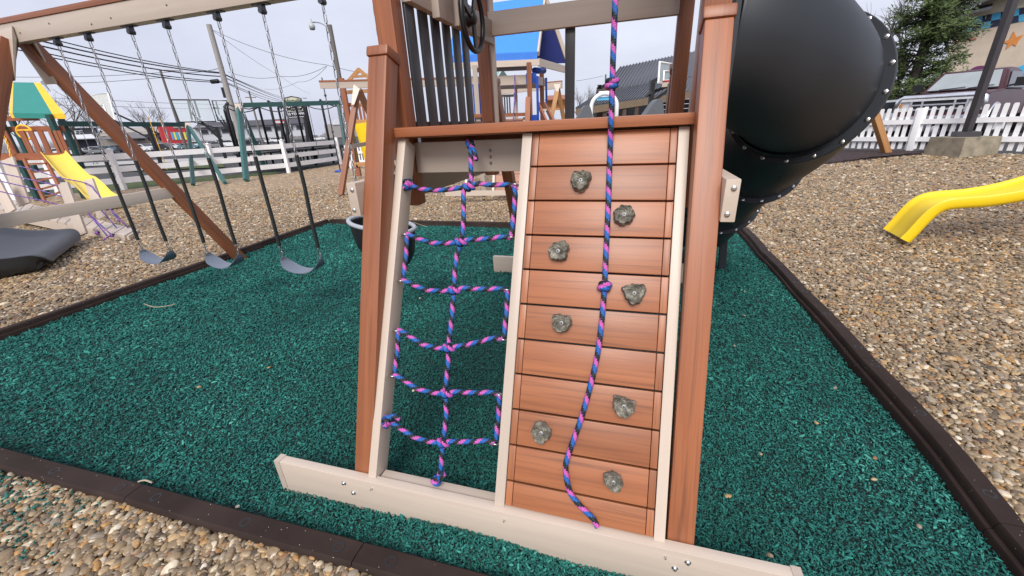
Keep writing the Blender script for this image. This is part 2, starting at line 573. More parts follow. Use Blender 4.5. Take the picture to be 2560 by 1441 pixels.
# one sheet out to the horizon
mb = MB()
rad = [0.0] + [1.0 * 1.16 ** k for k in range(47)]
NA = 96
mb.v.append((0, 3, -0.17 + rise(0, 3)))
for r_ in rad[1:]:
    for k in range(NA):
        x, y = r_ * math.cos(2 * math.pi * k / NA), 3 + r_ * math.sin(2 * math.pi * k / NA)
        mb.v.append((x, y, -0.17 + rise(x, y)))
for k in range(NA):
    mb.f.append((0, 1 + k, 1 + (k + 1) % NA))
for i in range(len(rad) - 2):
    for k in range(NA):
        a, b = 1 + i * NA + k, 1 + i * NA + (k + 1) % NA
        mb.f.append((a, a + NA, b + NA, b))
setting('ground', mb, ASPH)

def sheet(name, poly, z, step, m, hole=None):
    xs = [p[0] for p in poly]
    ys = [p[1] for p in poly]
    nx = int((max(xs) - min(xs)) / step) + 1
    ny = int((max(ys) - min(ys)) / step) + 1
    X = min(xs) + np.arange(nx + 1) * step
    Y = min(ys) + np.arange(ny + 1) * step
    cx, cy = np.meshgrid(X[:-1] + step / 2, Y[:-1] + step / 2, indexing='ij')
    ok = pts_in(poly, cx, cy)
    if hole:
        ok &= ~pts_in(hole, cx, cy)
    mb = MB()
    idx = {}
    def vid(i, j):
        k = (i, j)
        if k not in idx:
            idx[k] = len(mb.v)
            x, y = X[i], Y[j]
            mb.v.append((x, y, z + rise(x, y) + 0.012 * math.sin(1.7 * x + 0.6 * y) * math.sin(1.3 * y - 0.4 * x)))
        return idx[k]
    for i, j in zip(*np.nonzero(ok)):
        mb.f.append((vid(i, j), vid(i + 1, j), vid(i + 1, j + 1), vid(i, j + 1)))
    return setting(name, mb, m)

WF = [G(150, 486), G(310, 471), G(545, 447), G(722, 429), G(852, 408)]     # foot of the white rail fence
PF0, PF1 = Vector((3.2, 15.9, 0)), Vector((11.2, 7.35, 0))                  # line of the picket fence
fdir = (PF1 - PF0).normalized()
GRAVEL_POLY = [(-26, -7), (14, -7), (13.0, 5.4), (PF1.x, PF1.y), (PF0.x, PF0.y), (-2, 20.5), (-12, 21), (WF[4].x, WF[4].y), (WF[3].x, WF[3].y), (WF[2].x, WF[2].y), (WF[1].x, WF[1].y), (WF[0].x - 3, WF[0].y - 1)]
sheet('gravel_bed', GRAVEL_POLY, -0.058, 0.12, GRAVELM, hole=[(-5.03, -0.93), (1.89, -0.86), (1.95, 1.0), (1.99, 4.66), (-5.22, 4.66)])
mb = MB()
def in_pit(u, v):
    a = Vector((*PIT[0], 0)).lerp(Vector((*PIT[1], 0)), u)
    b = Vector((*PIT[3], 0)).lerp(Vector((*PIT[2], 0)), u)
    return a.lerp(b, v)
nu, nv = 60, 48
def mulch_z(x, y):
    # heaped along the front rail, trodden hollow under the net, scooped at the swings
    z = -0.096 + 0.012 * math.sin(2.1 * x + 0.7) * math.sin(1.9 * y)
    z += 0.058 * math.exp(-((x + 0.16) / 0.36) ** 2 - ((y + 0.71) / 0.09) ** 2)
    z += 0.030 * math.exp(-((x - 0.62) / 0.25) ** 2 - ((y + 0.71) / 0.08) ** 2)
    for sx in (-4.48, -3.53, -2.56):
        z -= 0.014 * math.exp(-((x - sx) / 0.32) ** 2 - ((y - 1.15) / 0.45) ** 2)
    z += 0.018 * math.exp(-((x + 0.85) / 0.3) ** 2 - ((y + 0.72) / 0.08) ** 2)
    z -= 0.022 * math.exp(-((x + 0.3) / 0.5) ** 2 - ((y - 0.3) / 0.6) ** 2)
    return z
for i in range(nu + 1):
    for j in range(nv + 1):
        p = in_pit(i / nu, j / nv)
        mb.v.append((p.x, p.y, mulch_z(p.x, p.y) - 0.008))
for i in range(nu):
    for j in range(nv):
        a = i * (nv + 1) + j
        mb.f.append((a, a + nv + 1, a + nv + 2, a + 1))
setting('mulch_bed', mb, MULCHM)

# ---- loose pieces, one object each, instanced on points that carry their own turn, size and tone
def scatter_nodes(name, m, sub, smooth, variants, squash):
    g = bpy.data.node_groups.new(name, 'GeometryNodeTree')
    g.interface.new_socket('Geometry', in_out='INPUT', socket_type='NodeSocketGeometry')
    g.interface.new_socket('Geometry', in_out='OUTPUT', socket_type='NodeSocketGeometry')
    gi, go = g.nodes.new('NodeGroupInput'), g.nodes.new('NodeGroupOutput')
    g2i = g.nodes.new('GeometryNodeGeometryToInstance')
    for k in range(variants):
        ico = g.nodes.new('GeometryNodeMeshIcoSphere')
        ico.inputs['Radius'].default_value = 1.0
        ico.inputs['Subdivisions'].default_value = sub
        sp = g.nodes.new('GeometryNodeSetPosition')
        no = g.nodes.new('ShaderNodeTexNoise')
        no.noise_dimensions = '4D'
        no.inputs['Scale'].default_value = 0.9
        no.inputs['W'].default_value = k * 3.7
        sb = g.nodes.new('ShaderNodeVectorMath'); sb.operation = 'SUBTRACT'
        sb.inputs[1].default_value = (0.5, 0.5, 0.5)
        sc_ = g.nodes.new('ShaderNodeVectorMath'); sc_.operation = 'SCALE'
        sc_.inputs['Scale'].default_value = squash
        g.links.new(no.outputs['Color'], sb.inputs[0])
        g.links.new(sb.outputs[0], sc_.inputs[0])
        g.links.new(sc_.outputs[0], sp.inputs['Offset'])
        g.links.new(ico.outputs['Mesh'], sp.inputs['Geometry'])
        sm = g.nodes.new('GeometryNodeSetShadeSmooth')
        sm.inputs['Shade Smooth'].default_value = smooth
        g.links.new(sp.outputs[0], sm.inputs['Geometry'])
        mt = g.nodes.new('GeometryNodeSetMaterial')
        mt.inputs['Material'].default_value = m
        g.links.new(sm.outputs[0], mt.inputs['Geometry'])
        g.links.new(mt.outputs[0], g2i.inputs[0])
    iop = g.nodes.new('GeometryNodeInstanceOnPoints')
    iop.inputs['Pick Instance'].default_value = True
    for nm, sock, typ in (('rot', 'Rotation', 'FLOAT_VECTOR'), ('scl', 'Scale', 'FLOAT_VECTOR'), ('pick', 'Instance Index', 'INT')):
        na = g.nodes.new('GeometryNodeInputNamedAttribute')
        na.data_type = typ
        na.inputs['Name'].default_value = nm
        if nm == 'rot':
            e2r = g.nodes.new('FunctionNodeEulerToRotation')
            g.links.new(na.outputs['Attribute'], e2r.inputs[0])
            g.links.new(e2r.outputs[0], iop.inputs[sock])
        else:
            g.links.new(na.outputs['Attribute'], iop.inputs[sock])
    g.links.new(gi.outputs[0], iop.inputs['Points'])
    g.links.new(g2i.outputs[0], iop.inputs['Instance'])
    g.links.new(iop.outputs[0], go.inputs[0])
    return g

def scatter(name, P, rot, scl, tone, m, sub, smooth, variants=5, squash=0.5, kind='stuff'):
    n = len(P)
    me = bpy.data.meshes.new(name)
    me.vertices.add(n)
    me.vertices.foreach_set('co', np.asarray(P, np.float32).ravel())
    for nm, typ, arr in (('rot', 'FLOAT_VECTOR', rot), ('scl', 'FLOAT_VECTOR', scl)):
        a = me.attributes.new(nm, typ, 'POINT')
        a.data.foreach_set('vector', np.asarray(arr, np.float32).ravel())
    a = me.attributes.new('tone', 'FLOAT', 'POINT')
    a.data.foreach_set('value', np.asarray(tone, np.float32))
    a = me.attributes.new('pick', 'INT', 'POINT')
    a.data.foreach_set('value', rng.integers(0, variants, n).astype(np.int32))
    me.update()
    o = bpy.data.objects.new(name, me)
    place(o, None, Matrix.Identity(4))
    md = o.modifiers.new('scatter', 'NODES')
    md.node_group = scatter_nodes(name, m, sub, smooth, variants, squash)
    o['kind'] = kind
    return o

VIEW_A = math.atan2(FW.x, FW.y)
def polar_points(n, r0, r1, power, half=math.radians(74)):
    """points around the viewing place, thinning out with distance"""
    u = rng.random(n)
    if abs(power - 2) < 1e-6:
        r_ = r0 * (r1 / r0) ** u
    else:
        e = 2 - power
        r_ = (r0 ** e + u * (r1 ** e - r0 ** e)) ** (1 / e)
    a = VIEW_A + (rng.random(n) * 2 - 1) * half
    return CAM.x + r_ * np.sin(a), CAM.y + r_ * np.cos(a), r_

e0, e1, e2 = G(1960, 418), G(2200, 392), G(2345, 379)
pfa, pfc = G(2120, 373), G(2555, 381)
pdir = (pfc - pfa); pdir.z = 0; pdir.normalize()
BED2 = [(e0.x, e0.y), (e1.x, e1.y), (e2.x, e2.y), (pfa.x + pdir.x * 3.2, pfa.y + pdir.y * 3.2), (pfa.x - pdir.x * 1.6, pfa.y - pdir.y * 1.6), (e0.x - 0.5, e0.y + 3)]
vrise = np.vectorize(rise)
PITL = [(-5.06, -0.975), (1.92, -0.905), (2.0, 1.0), (2.04, 4.72), (-5.27, 4.69)]
def front_y(x):
    return -0.904 + 0.0108 * (x + 2.8)
# gravel
n = 640000
X, Y, R_ = polar_points(n, 0.55, 15.0, 1.12)
keep = pts_in(GRAVEL_POLY, X, Y) & ~pts_in(PITL, X, Y) & ~pts_in(BED2, X, Y)
X, Y, R_ = X[keep], Y[keep], R_[keep]
n = len(X)
base = np.exp(rng.normal(0, 0.30, n)) * 0.0112 * (1 + np.clip(R_ - 4, 0, 20) * 0.085)
scl = np.stack([base * rng.uniform(1.0, 1.55, n), base * rng.uniform(0.75, 1.1, n), base * rng.uniform(0.45, 0.75, n)], 1)
Zp = -0.058 + vrise(X, Y) + rng.uniform(0.0, 0.020, n)
rot = np.stack([rng.normal(0, 0.28, n), rng.normal(0, 0.28, n), rng.uniform(0, 6.283, n)], 1)
tone = rng.random(n)
near_pit = np.clip(1 - np.abs(Y + 1.13 - 0.046 * X) / 0.25, 0, 1) * (X < 0.5) * (Y < -1)
scatter('pebbles', np.stack([X, Y, Zp], 1), rot, scl, tone, PEBBLE, 2, True, 6, 0.55)
# green mulch
n = 460000
X, Y, R_ = polar_points(n, 0.75, 8.6, 1.25)
keep = pts_in(PIT, X, Y)
YL = front_y(X)
spill = (Y < YL - 0.06) & (X < -1.2) & (Y > YL - 0.6) & (rng.random(n) < np.clip(((-X) - 1.7) / 1.6, 0, 0.5) * np.clip((Y - YL + 0.6) / 0.3, 0, 1))
keep |= spill
X, Y, R_ = X[keep], Y[keep], R_[keep]
n = len(X)
base = np.exp(rng.normal(0, 0.30, n)) * 0.0034 * (1 + np.clip(R_ - 1.8, 0, 8) * 0.24)
scl = np.stack([base * rng.uniform(1.2, 2.9, n), base * rng.uniform(0.6, 1.1, n), base * rng.uniform(0.45, 0.9, n)], 1)
Zp = np.array([mulch_z(x, y) for x, y in zip(X, Y)]) + rng.uniform(-0.006, 0.009, n)
inside = pts_in(PIT, X, Y)
Zp[~inside] = -0.040 + rng.uniform(0, 0.01, (~inside).sum())
rot = np.stack([rng.normal(0, 0.5, n), rng.normal(0, 0.5, n), rng.uniform(0, 6.283, n)], 1)
# tower shade painted into the chip tone; scuffed dark spots below the swings
shade_wear = np.exp(-((X + 0.45) / 0.75) ** 2 - ((Y - 0.55) / 0.85) ** 2)
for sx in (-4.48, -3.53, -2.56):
    shade_wear = np.maximum(shade_wear, 0.35 * np.exp(-((X - sx) / 0.34) ** 2 - ((Y - 1.15) / 0.5) ** 2))
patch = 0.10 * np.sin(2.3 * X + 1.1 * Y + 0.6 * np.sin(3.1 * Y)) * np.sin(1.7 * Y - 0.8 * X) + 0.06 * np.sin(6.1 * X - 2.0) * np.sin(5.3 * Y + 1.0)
tone = np.clip(rng.random(n) * (1 - 0.8 * shade_wear) + patch * (1 - shade_wear), 0, 1)
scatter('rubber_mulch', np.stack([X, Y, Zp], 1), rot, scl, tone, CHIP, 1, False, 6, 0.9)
# a few pebbles kicked into the mulch
k = [(1.62, 0.2), (1.45, 0.42), (1.55, 0.05), (1.60, -0.18), (1.2, 1.2), (1.1, 0.1), (0.9, -0.2), (1.38, 1.75), (1.5, 2.3), (-1.6, 1.6), (-0.3, 1.4), (-0.9, 0.2), (1.68, 0.8), (0.95, 0.9), (-2.1, 0.2), (1.0, -0.45), (-1.25, -0.8), (-2.4, -0.1)]
n = len(k)
P = np.array([(x, y, mulch_z(x, y) + 0.008) for x, y in k])
scatter('stray_pebbles', P, np.stack([rng.normal(0, 0.2, n), rng.normal(0, 0.2, n), rng.uniform(0, 6, n)], 1),
        np.stack([rng.uniform(0.010, 0.017, n), rng.uniform(0.008, 0.012, n), rng.uniform(0.006, 0.009, n)], 1), rng.uniform(0.6, 1, n), PEBBLE, 2, True, 4, 0.5)

# ---- brown plastic edging round the pit
EDGM, te, pe = nodes('brown_recycled_plastic')
c = N(te, 'ShaderNodeTexCoord')
n1 = N(te, 'ShaderNodeTexNoise', Scale=4.0, Detail=5.0)
te.links.new(c.outputs['Object'], n1.inputs['Vector'])
r1 = ramp(te, [(0.3, (0.025, 0.0160, 0.0135)), (0.7, (0.043, 0.0280, 0.0240))])
te.links.new(n1.outputs['Fac'], r1.inputs['Fac'])
vo = N(te, 'ShaderNodeTexVoronoi', Scale=48.0)
te.links.new(c.outputs['Object'], vo.inputs['Vector'])
lt = N(te, 'ShaderNodeMath', operation='LESS_THAN'); lt.inputs[1].default_value = 0.075
te.links.new(vo.outputs['Distance'], lt.inputs[0])
sp = N(te, 'ShaderNodeSeparateColor'); te.links.new(vo.outputs['Color'], sp.inputs[0])
gt = N(te, 'ShaderNodeMath', operation='GREATER_THAN'); gt.inputs[1].default_value = 0.6
te.links.new(sp.outputs[0], gt.inputs[0])
mm = N(te, 'ShaderNodeMath', operation='MULTIPLY'); te.links.new(lt.outputs[0], mm.inputs[0]); te.links.new(gt.outputs[0], mm.inputs[1])
mi = N(te, 'ShaderNodeMix', data_type='RGBA'); te.links.new(mm.outputs[0], mi.inputs['Factor']); te.links.new(r1.outputs[0], mi.inputs['A']); mi.inputs['B'].default_value = (0.55, 0.50, 0.47, 1)
te.links.new(mi.outputs['Result'], pe.inputs['Base Color'])
pe.inputs['Roughness'].default_value = 0.7
pe.inputs['Specular IOR Level'].default_value = 0.15
nb = N(te, 'ShaderNodeTexNoise', Scale=240.0, Detail=3.0); te.links.new(c.outputs['Object'], nb.inputs['Vector'])
bb = N(te, 'ShaderNodeBump', Strength=0.25, Distance=0.002); te.links.new(nb.outputs['Fac'], bb.inputs['Height']); te.links.new(bb.outputs[0], pe.inputs['Normal'])

PROF = [(-0.082, -0.07), (-0.082, 0.016), (-0.076, 0.023), (-0.059, 0.026), (-0.055, 0.054), (-0.045, 0.0645), (0.045, 0.0645), (0.055, 0.054), (0.059, 0.026), (0.076, 0.023), (0.082, 0.016), (0.082, -0.07)]
def edging(a, b, label, first=0.6, length=1.22, wob=0.0, zoff=-0.075, seed=1, wid=0.7, bend=None):
    rs = random.Random(seed)
    a, b = Vector((*a, 0)), Vector((*b, 0))
    L = (b - a).length
    d = (b - a) / L
    nrm = Vector((d.y, -d.x, 0))
    t = thing('landscape_edging', a, label, 'edging', 'brown edging round the green mulch')
    s0, e = 0.0, first
    off0 = 0.0
    while s0 < L - 0.02:
        e = min(e, L)
        off1 = rs.uniform(-wob, wob)
        m_, seg = 14, []
        mb = MB()
        for i in range(m_ + 1):
            s_ = s0 + 0.002 + (e - s0 - 0.004) * i / m_
            bow = wob * 0.8 * math.sin(math.pi * i / m_)
            o = off0 + (off1 - off0) * i / m_ + bow * (1 if rs.random() < 2 else 1)
            end = 1.0 if 0 < i < m_ else 0.965
            for (px_, pz) in PROF:
                p = a + d * s_ + nrm * (o + px_ * wid * end + (np.interp(s_, *bend) if bend else 0))
                mb.v.append((p.x, p.y, zoff + pz * (1 if pz < 0 else end) + rise(p.x, p.y)))
        np_ = len(PROF)
        for i in range(m_):
            for q in range(np_ - 1):
                k0 = i * np_ + q
                mb.f.append((k0, k0 + np_, k0 + np_ + 1, k0 + 1))
        mb.f.append(tuple(range(np_ - 1, -1, -1))[::-1])
        mb.f.append(tuple(m_ * np_ + q for q in range(np_))[::-1])
        pc = part('edging_board', mb, EDGM, t, True, 40)
        for f_ in (0.12, 0.55, 0.93):
            s_ = s0 + (e - s0) * f_
            if e - s0 > 0.8:
                c_ = a + d * s_ + nrm * ((np.interp(s_, *bend) if bend else 0) + off0 + (off1 - off0) * f_ + wob * 0.8 * math.sin(math.pi * f_))
                z_ = 0.0635 + zoff + rise(c_.x, c_.y)
                mt_ = Matrix.Translation(Vector((c_.x, c_.y, z_)))
                hole = MB().lathe([(0.015, -0.02), (0.015, 0.0012), (0.0185, 0.0026), (0.023, 0.0016), (0.0235, -0.004)], 14, mt_)
                part('stake_hole', hole, BLACK, pc, True, 40)
        s0, e = e, e + length
        off0 = off1
    return t
edging((-5.05, -0.928), (1.95, -0.853), 'brown plastic edging with stake holes along the front of the green mulch, nearest the camera', first=0.86, wob=0.005, seed=3, wid=0.86)
edging((1.845, -0.42 - 0.36), (1.985, 4.62), 'wavy brown plastic edging down the right side of the green mulch', first=0.62, wob=0.016, seed=5, wid=0.90, bend=([0, 0.36, 1.02, 1.82, 2.96, 5.4], [-0.02, 0.0, 0.045, 0.062, 0.035, 0.0]))
edging((-5.0, -0.88), (-5.215, 4.64), 'brown plastic edging on the left side of the green mulch, under the swings', first=0.8, wob=0.012, seed=8)
edging((-5.15, 4.655), (1.93, 4.665), 'straight brown plastic edging at the far back of the green mulch', first=0.9, wob=0.005, seed=9)
# ------------------------------------------------------------------ the climbing playset
TILT = 0.44002
RZ = 1.46
VD = Vector((0, -math.sin(TILT), -math.cos(TILT)))         # down the ramp
ND = Vector((0, -math.cos(TILT), math.sin(TILT)))          # out of the ramp
def RP(u, v, n=0.0):
    return Vector((u, 0, RZ)) + VD * v + ND * n

play = thing('wooden_playset', (0, 0.6, 0), 'large cedar and tan playset with climbing wall, rope net and three swings on green mulch', 'playset')
L_ = lambda nm, a, b, w, h, m=CEDAR, up=(0, 0, 1), bev=0.004, label=None: lumber(nm, a, b, w, h, m, play, up, bev, label)

# uprights and the slanted legs that brace them
for x in (-0.668, 0.648):
    L_('corner_post', (x, 0.135, 1.14), (x, 0.135, 2.75), 0.09, 0.09, up=(0, -1, 0), bev=0.006)
    L_('corner_post', (x, 1.395, 1.14), (x, 1.395, 2.75), 0.09, 0.09, up=(0, -1, 0), bev=0.006)
def leg(x, y0, z0, y1, z1, s):
    a, b = Vector((x, y0, z0)), Vector((x, y1, z1))
    lg = L_('slanted_leg', a, b, 0.09, 0.09, up=(0, -s, 0.4), bev=0.006)
    d = (b - a).normalized()
    cap = L_('post_cap', b + d * 0.001, b + d * 0.042, 0.104, 0.104, up=(0, -s, 0.4), bev=0.008)
for x in (-0.668, 0.645):
    leg(x, -0.602, 0.01, 0.040, 1.775, 1)
    leg(x, 2.375, -0.18, 1.53, 1.775, -1)
# tie boards on the outside of the legs
for x in (-0.736, 0.713):
    b_ = L_('tie_board', (x, -0.245, 1.228), (x, 1.78, 1.228), 0.045, 0.14, TAN)
    for z in (1.185, 1.27):
        mb = MB().lathe([(0.009, 0), (0.009, 0.004), (0.005, 0.007)], 10, Matrix.Translation((x + (0.004 if z > 1.2 else -0.004), -0.2455, z)) @ Matrix.Rotation(math.pi / 2, 4, 'X'))
        part('bolt', mb, STEEL, b_, True, 40)
# deck and its rim
L_('deck_trim', (-0.643, 0.0, 1.4845), (0.604, 0.0, 1.4845), 0.062, 0.040, up=(0, 0, 1))
L_('deck_trim', (0.6045, 0.03, 1.4845), (0.6045, 1.30, 1.4845), 0.05, 0.040)
for i in range(9):
    y = 0.112 + i * 0.141
    L_('deck_board', (-0.62, y, 1.470), (0.585, y, 1.470), 0.137, 0.025, CEDAR)
L_('deck_joist', (-0.62, 0.145, 1.366), (0.59, 0.145, 1.366), 0.045, 0.14, TAN)
L_('deck_joist', (-0.62, 1.38, 1.386), (0.59, 1.38, 1.386), 0.045, 0.14, TAN)
L_('deck_joist', (-0.60, 0.20, 1.386), (-0.60, 1.34, 1.386), 0.045, 0.14, CEDAR)
L_('deck_joist', (0.60, 0.20, 1.386), (0.60, 1.34, 1.386), 0.045, 0.14, CEDAR)
L_('deck_joist', (-0.62, 0.75, 1.386), (0.59, 0.75, 1.386), 0.045, 0.14, CEDAR)
for z in (1.335, 1.362, 1.389):
    part('bolt', MB().lathe([(0.007, 0), (0.007, 0.003), (0.004, 0.006)], 10, Matrix.Translation((-0.235, 0.122, z)) @ Matrix.Rotation(math.pi / 2, 4, 'X')), STEEL, play, True, 40)
# ground boards
fr = L_('ground_board', (-1.112, -0.644, -0.008), (1.005, -0.644, -0.008), 0.040, 0.212, TAN, bev=0.003)
for x in (-1.112, 1.005):
    s = -1 if x < 0 else 1
    part('end_cap', MB().box((-0.024, -0.0225, -0.1085), (0.006, 0.0225, 0.1085), Matrix.Translation((x, -0.644, -0.008)) @ Matrix.Rotation(math.pi * (s < 0), 4, 'Z')), TAN, fr)
for (x, z, r) in ((-0.742, 0.060, 0.011), (-0.703, 0.012, 0.011), (0.668, 0.060, 0.011), (0.63, 0.015, 0.011), (-0.60, 0.063, 0.005), (0.001, 0.058, 0.005), (0.595, 0.060, 0.005)):
    part('bolt', MB().lathe([(r, 0), (r, 0.003), (r * 0.62, 0.006), (r * 0.5, 0.010), (r * 0.2, 0.010), (r * 0.2, 0.007)], 12, Matrix.Translation((x, -0.6638, z)) @ Matrix.Rotation(math.pi / 2, 4, 'X')), STEEL, fr, True, 40)
L_('bottom_plate', (-0.585, -0.603, 0.070), (-0.047, -0.603, 0.070), 0.06, 0.030, TAN)
rb = L_('ground_board', (-1.10, 2.50, 0.0), (1.0, 2.50, 0.0), 0.05, 0.20, TAN, bev=0.003, label='short tan ground board end seen through the net')
# back wall: shade-darkened tan beam, one charcoal slat, white strip beside the post
L_('back_beam', (-0.605, 1.33, 2.135), (0.605, 1.33, 2.135), 0.045, 0.14, TAN2)
L_('wall_slat', (-0.055, 1.36, 1.487), (-0.055, 1.36, 2.12), 0.066, 0.022, CHAR, up=(0, -1, 0))
L_('trim_strip', (-0.598, 1.375, 1.49), (-0.598, 1.375, 2.70), 0.03, 0.02, TAN, up=(0, -1, 0))
# left wall: slats under a shade-darkened tan rail
for i in range(6):
    y = 0.235 + i * 0.134
    L_('wall_slat', (-0.622, y, 1.487), (-0.622, y, 2.06), 0.084, 0.016, CHAR, up=(1, 0, 0))
L_('side_rail', (-0.600, 0.185, 2.085), (-0.600, 1.345, 2.085), 0.045, 0.14, TAN2)
L_('bottom_rail', (-0.645, 0.185, 1.51), (-0.645, 1.345, 1.51), 0.02, 0.04, CEDAR)
L_('wheel_mount', (-0.56, 0.475, 1.99), (-0.56, 0.475, 2.35), 0.17, 0.04, TAN2, up=(1, 0, 0))
L_('wheel_mount', (-0.548, 0.665, 1.99), (-0.548, 0.665, 2.35), 0.15, 0.05, TAN2, up=(1, 0, 0))
# right wall
for (x, y, m_) in ((0.622, 0.30, TAN), (0.625, 0.215, TAN)):
    L_('trim_strip', (x, y, 1.487), (x, y, 2.40), 0.035, 0.02, m_, up=(1, 0, 0))
L_('side_rail', (0.59, 0.185, 2.235), (0.59, 1.345, 2.235), 0.045, 0.14, TAN2)
# roof beams and the roof itself, above the picture
L_('roof_beam', (-0.75, 0.10, 2.70), (0.75, 0.10, 2.70), 0.045, 0.14, TAN)
L_('roof_beam', (-0.75, 1.43, 2.70), (0.75, 1.43, 2.70), 0.045, 0.14, TAN)
part('roof', MB().slab([(-0.95, 0.0, 2.78), (0.0, 0.0, 3.45), (0.0, 1.53, 3.45), (-0.95, 1.53, 2.78)], (0, 0, 0.03)).slab([(0.95, 0.0, 2.78), (0.0, 0.0, 3.45), (0.0, 1.53, 3.45), (0.95, 1.53, 2.78)], (0, 0, 0.03)), CEDAR, play)
# steering wheel
wc = Vector((-0.492, 0.715, 2.045))
sw = part('steering_wheel', MB().tube([wc + Vector((0, math.cos(a) * 0.158, math.sin(a) * 0.158)) for a in [2 * math.pi * k / 40 for k in range(40)]], 0.0145, 10, closed=True), BLACK, play, True)
mb = MB()
for a in (1.15, 2.75, 4.85):
    d = Vector((0, math.cos(a), math.sin(a)))
    mb.bar(wc + d * 0.02, wc + d * 0.155, 0.012, 0.036, up=(0, -d.z, d.y))
part('wheel_spoke', mb, BLACK, sw)
part('wheel_hub', MB().lathe([(0.05, -0.05), (0.036, -0.01), (0.032, 0.012), (0.018, 0.02)], 20, Matrix.Translation(wc) @ Matrix.Rotation(math.pi / 2, 4, 'Y')), BLACK, sw, True, 40)

# ---- the ramp: three tan stringers, eleven boards, eight holds
def stringer(u0, u1, v1=1.505):
    uc = (u0 + u1) / 2
    return L_('ramp_stringer', RP(uc, 0.002, -0.044), RP(uc, v1, -0.044), u1 - u0, 0.088, TAN, up=ND, bev=0.003)
stringer(-0.627, -0.588)
stringer(-0.046, -0.005)
stringer(0.553, 0.591)
wall = part('climbing_wall', MB().slab([RP(-0.004, 0.01, -0.055), RP(0.552, 0.01, -0.055), RP(0.552, 1.47, -0.055), RP(-0.004, 1.47, -0.055)], ND * 0.012), BLACK, play)
for i in range(11):
    v0, v1 = i * 0.14 + 0.0035, min((i + 1) * 0.14 - 0.0035, 1.497)
    vc = (v0 + v1) / 2
    up = ND
    pl = lumber('climbing_board', RP(0.026, vc, -0.016), RP(0.524, vc, -0.016), v1 - v0, 0.026, CEDAR_B, wall, up=up, bevel=0.0035)
    for (ua, ub) in ((-0.0025, 0.0245), (0.5255, 0.5505)):
        lumber('board_end', RP((ua + ub) / 2, v0, -0.0162), RP((ua + ub) / 2, v1, -0.0162), ub - ua, 0.0258, CEDAR_B, wall, up=up, bevel=0.003)

HOLDM, th, ph = nodes('cast_stone_hold')
c = N(th, 'ShaderNodeTexCoord')
n1 = N(th, 'ShaderNodeTexNoise', Scale=38.0, Detail=8.0, Roughness=0.65); th.links.new(c.outputs['Object'], n1.inputs['Vector'])
r1 = ramp(th, [(0.32, (0.065, 0.060, 0.048)), (0.50, (0.165, 0.152, 0.124)), (0.68, (0.38, 0.355, 0.30))]); th.links.new(n1.outputs['Fac'], r1.inputs['Fac'])
th.links.new(r1.outputs[0], ph.inputs['Base Color']); ph.inputs['Roughness'].default_value = 0.9; ph.inputs['Specular IOR Level'].default_value = 0.2
b1 = N(th, 'ShaderNodeBump', Strength=0.9, Distance=0.006); th.links.new(n1.outputs['Fac'], b1.inputs['Height']); th.links.new(b1.outputs[0], ph.inputs['Normal'])
# outlines seen from the front: (angle in degrees anticlockwise from right, radius in cm)
HOLDS = [
    (0.207, 0.206, [(0, 3.4), (25, 4.3), (42, 5.0), (70, 3.9), (90, 3.7), (110, 3.9), (140, 4.9), (160, 4.3), (190, 3.8), (230, 4.0), (265, 4.5), (285, 4.2), (320, 3.4)], 0.15, 0),
    (0.378, 0.338, [(0, 3.9), (30, 4.0), (60, 4.0), (90, 3.9), (130, 3.9), (160, 4.0), (200, 4.0), (240, 4.2), (280, 3.9), (320, 3.8)], 0.0, 0),
    (0.139, 0.485, [(0, 3.6), (30, 4.7), (55, 5.0), (85, 4.1), (120, 3.8), (150, 3.9), (180, 4.0), (215, 4.1), (245, 4.2), (275, 3.5), (300, 4.6), (325, 4.1)], 0.0, 1),
    (0.433, 0.631, [(0, 3.6), (20, 4.6), (38, 5.0), (65, 4.0), (90, 3.7), (115, 3.6), (140, 4.5), (160, 4.9), (190, 3.7), (230, 3.6), (262, 4.6), (285, 4.3), (325, 3.6)], 0.0, 0),
    (0.172, 0.763, [(0, 3.8), (35, 4.3), (60, 3.6), (90, 3.0), (125, 4.2), (140, 4.8), (165, 3.8), (200, 3.8), (235, 4.0), (265, 3.9), (300, 3.6), (330, 3.6)], 0.0, 1),
    (0.422, 1.047, [(0, 3.9), (25, 4.7), (45, 3.7), (75, 3.0), (110, 3.7), (135, 5.0), (160, 4.3), (195, 3.8), (235, 3.9), (265, 4.1), (300, 4.2), (330, 4.0)], 0.0, 0),
    (0.124, 1.190, [(0, 4.0), (20, 3.9), (50, 3.7), (80, 4.0), (105, 4.5), (130, 4.3), (160, 4.0), (185, 4.0), (220, 3.5), (250, 4.0), (270, 4.6), (300, 3.7), (335, 3.6)], 0.0, 1),
    (0.403, 1.323, [(0, 3.3), (30, 3.3), (60, 3.2), (95, 3.4), (125, 3.7), (150, 4.1), (175, 3.8), (210, 3.0), (245, 2.9), (280, 3.3), (310, 3.7), (340, 3.5)], 0.0, 0)]
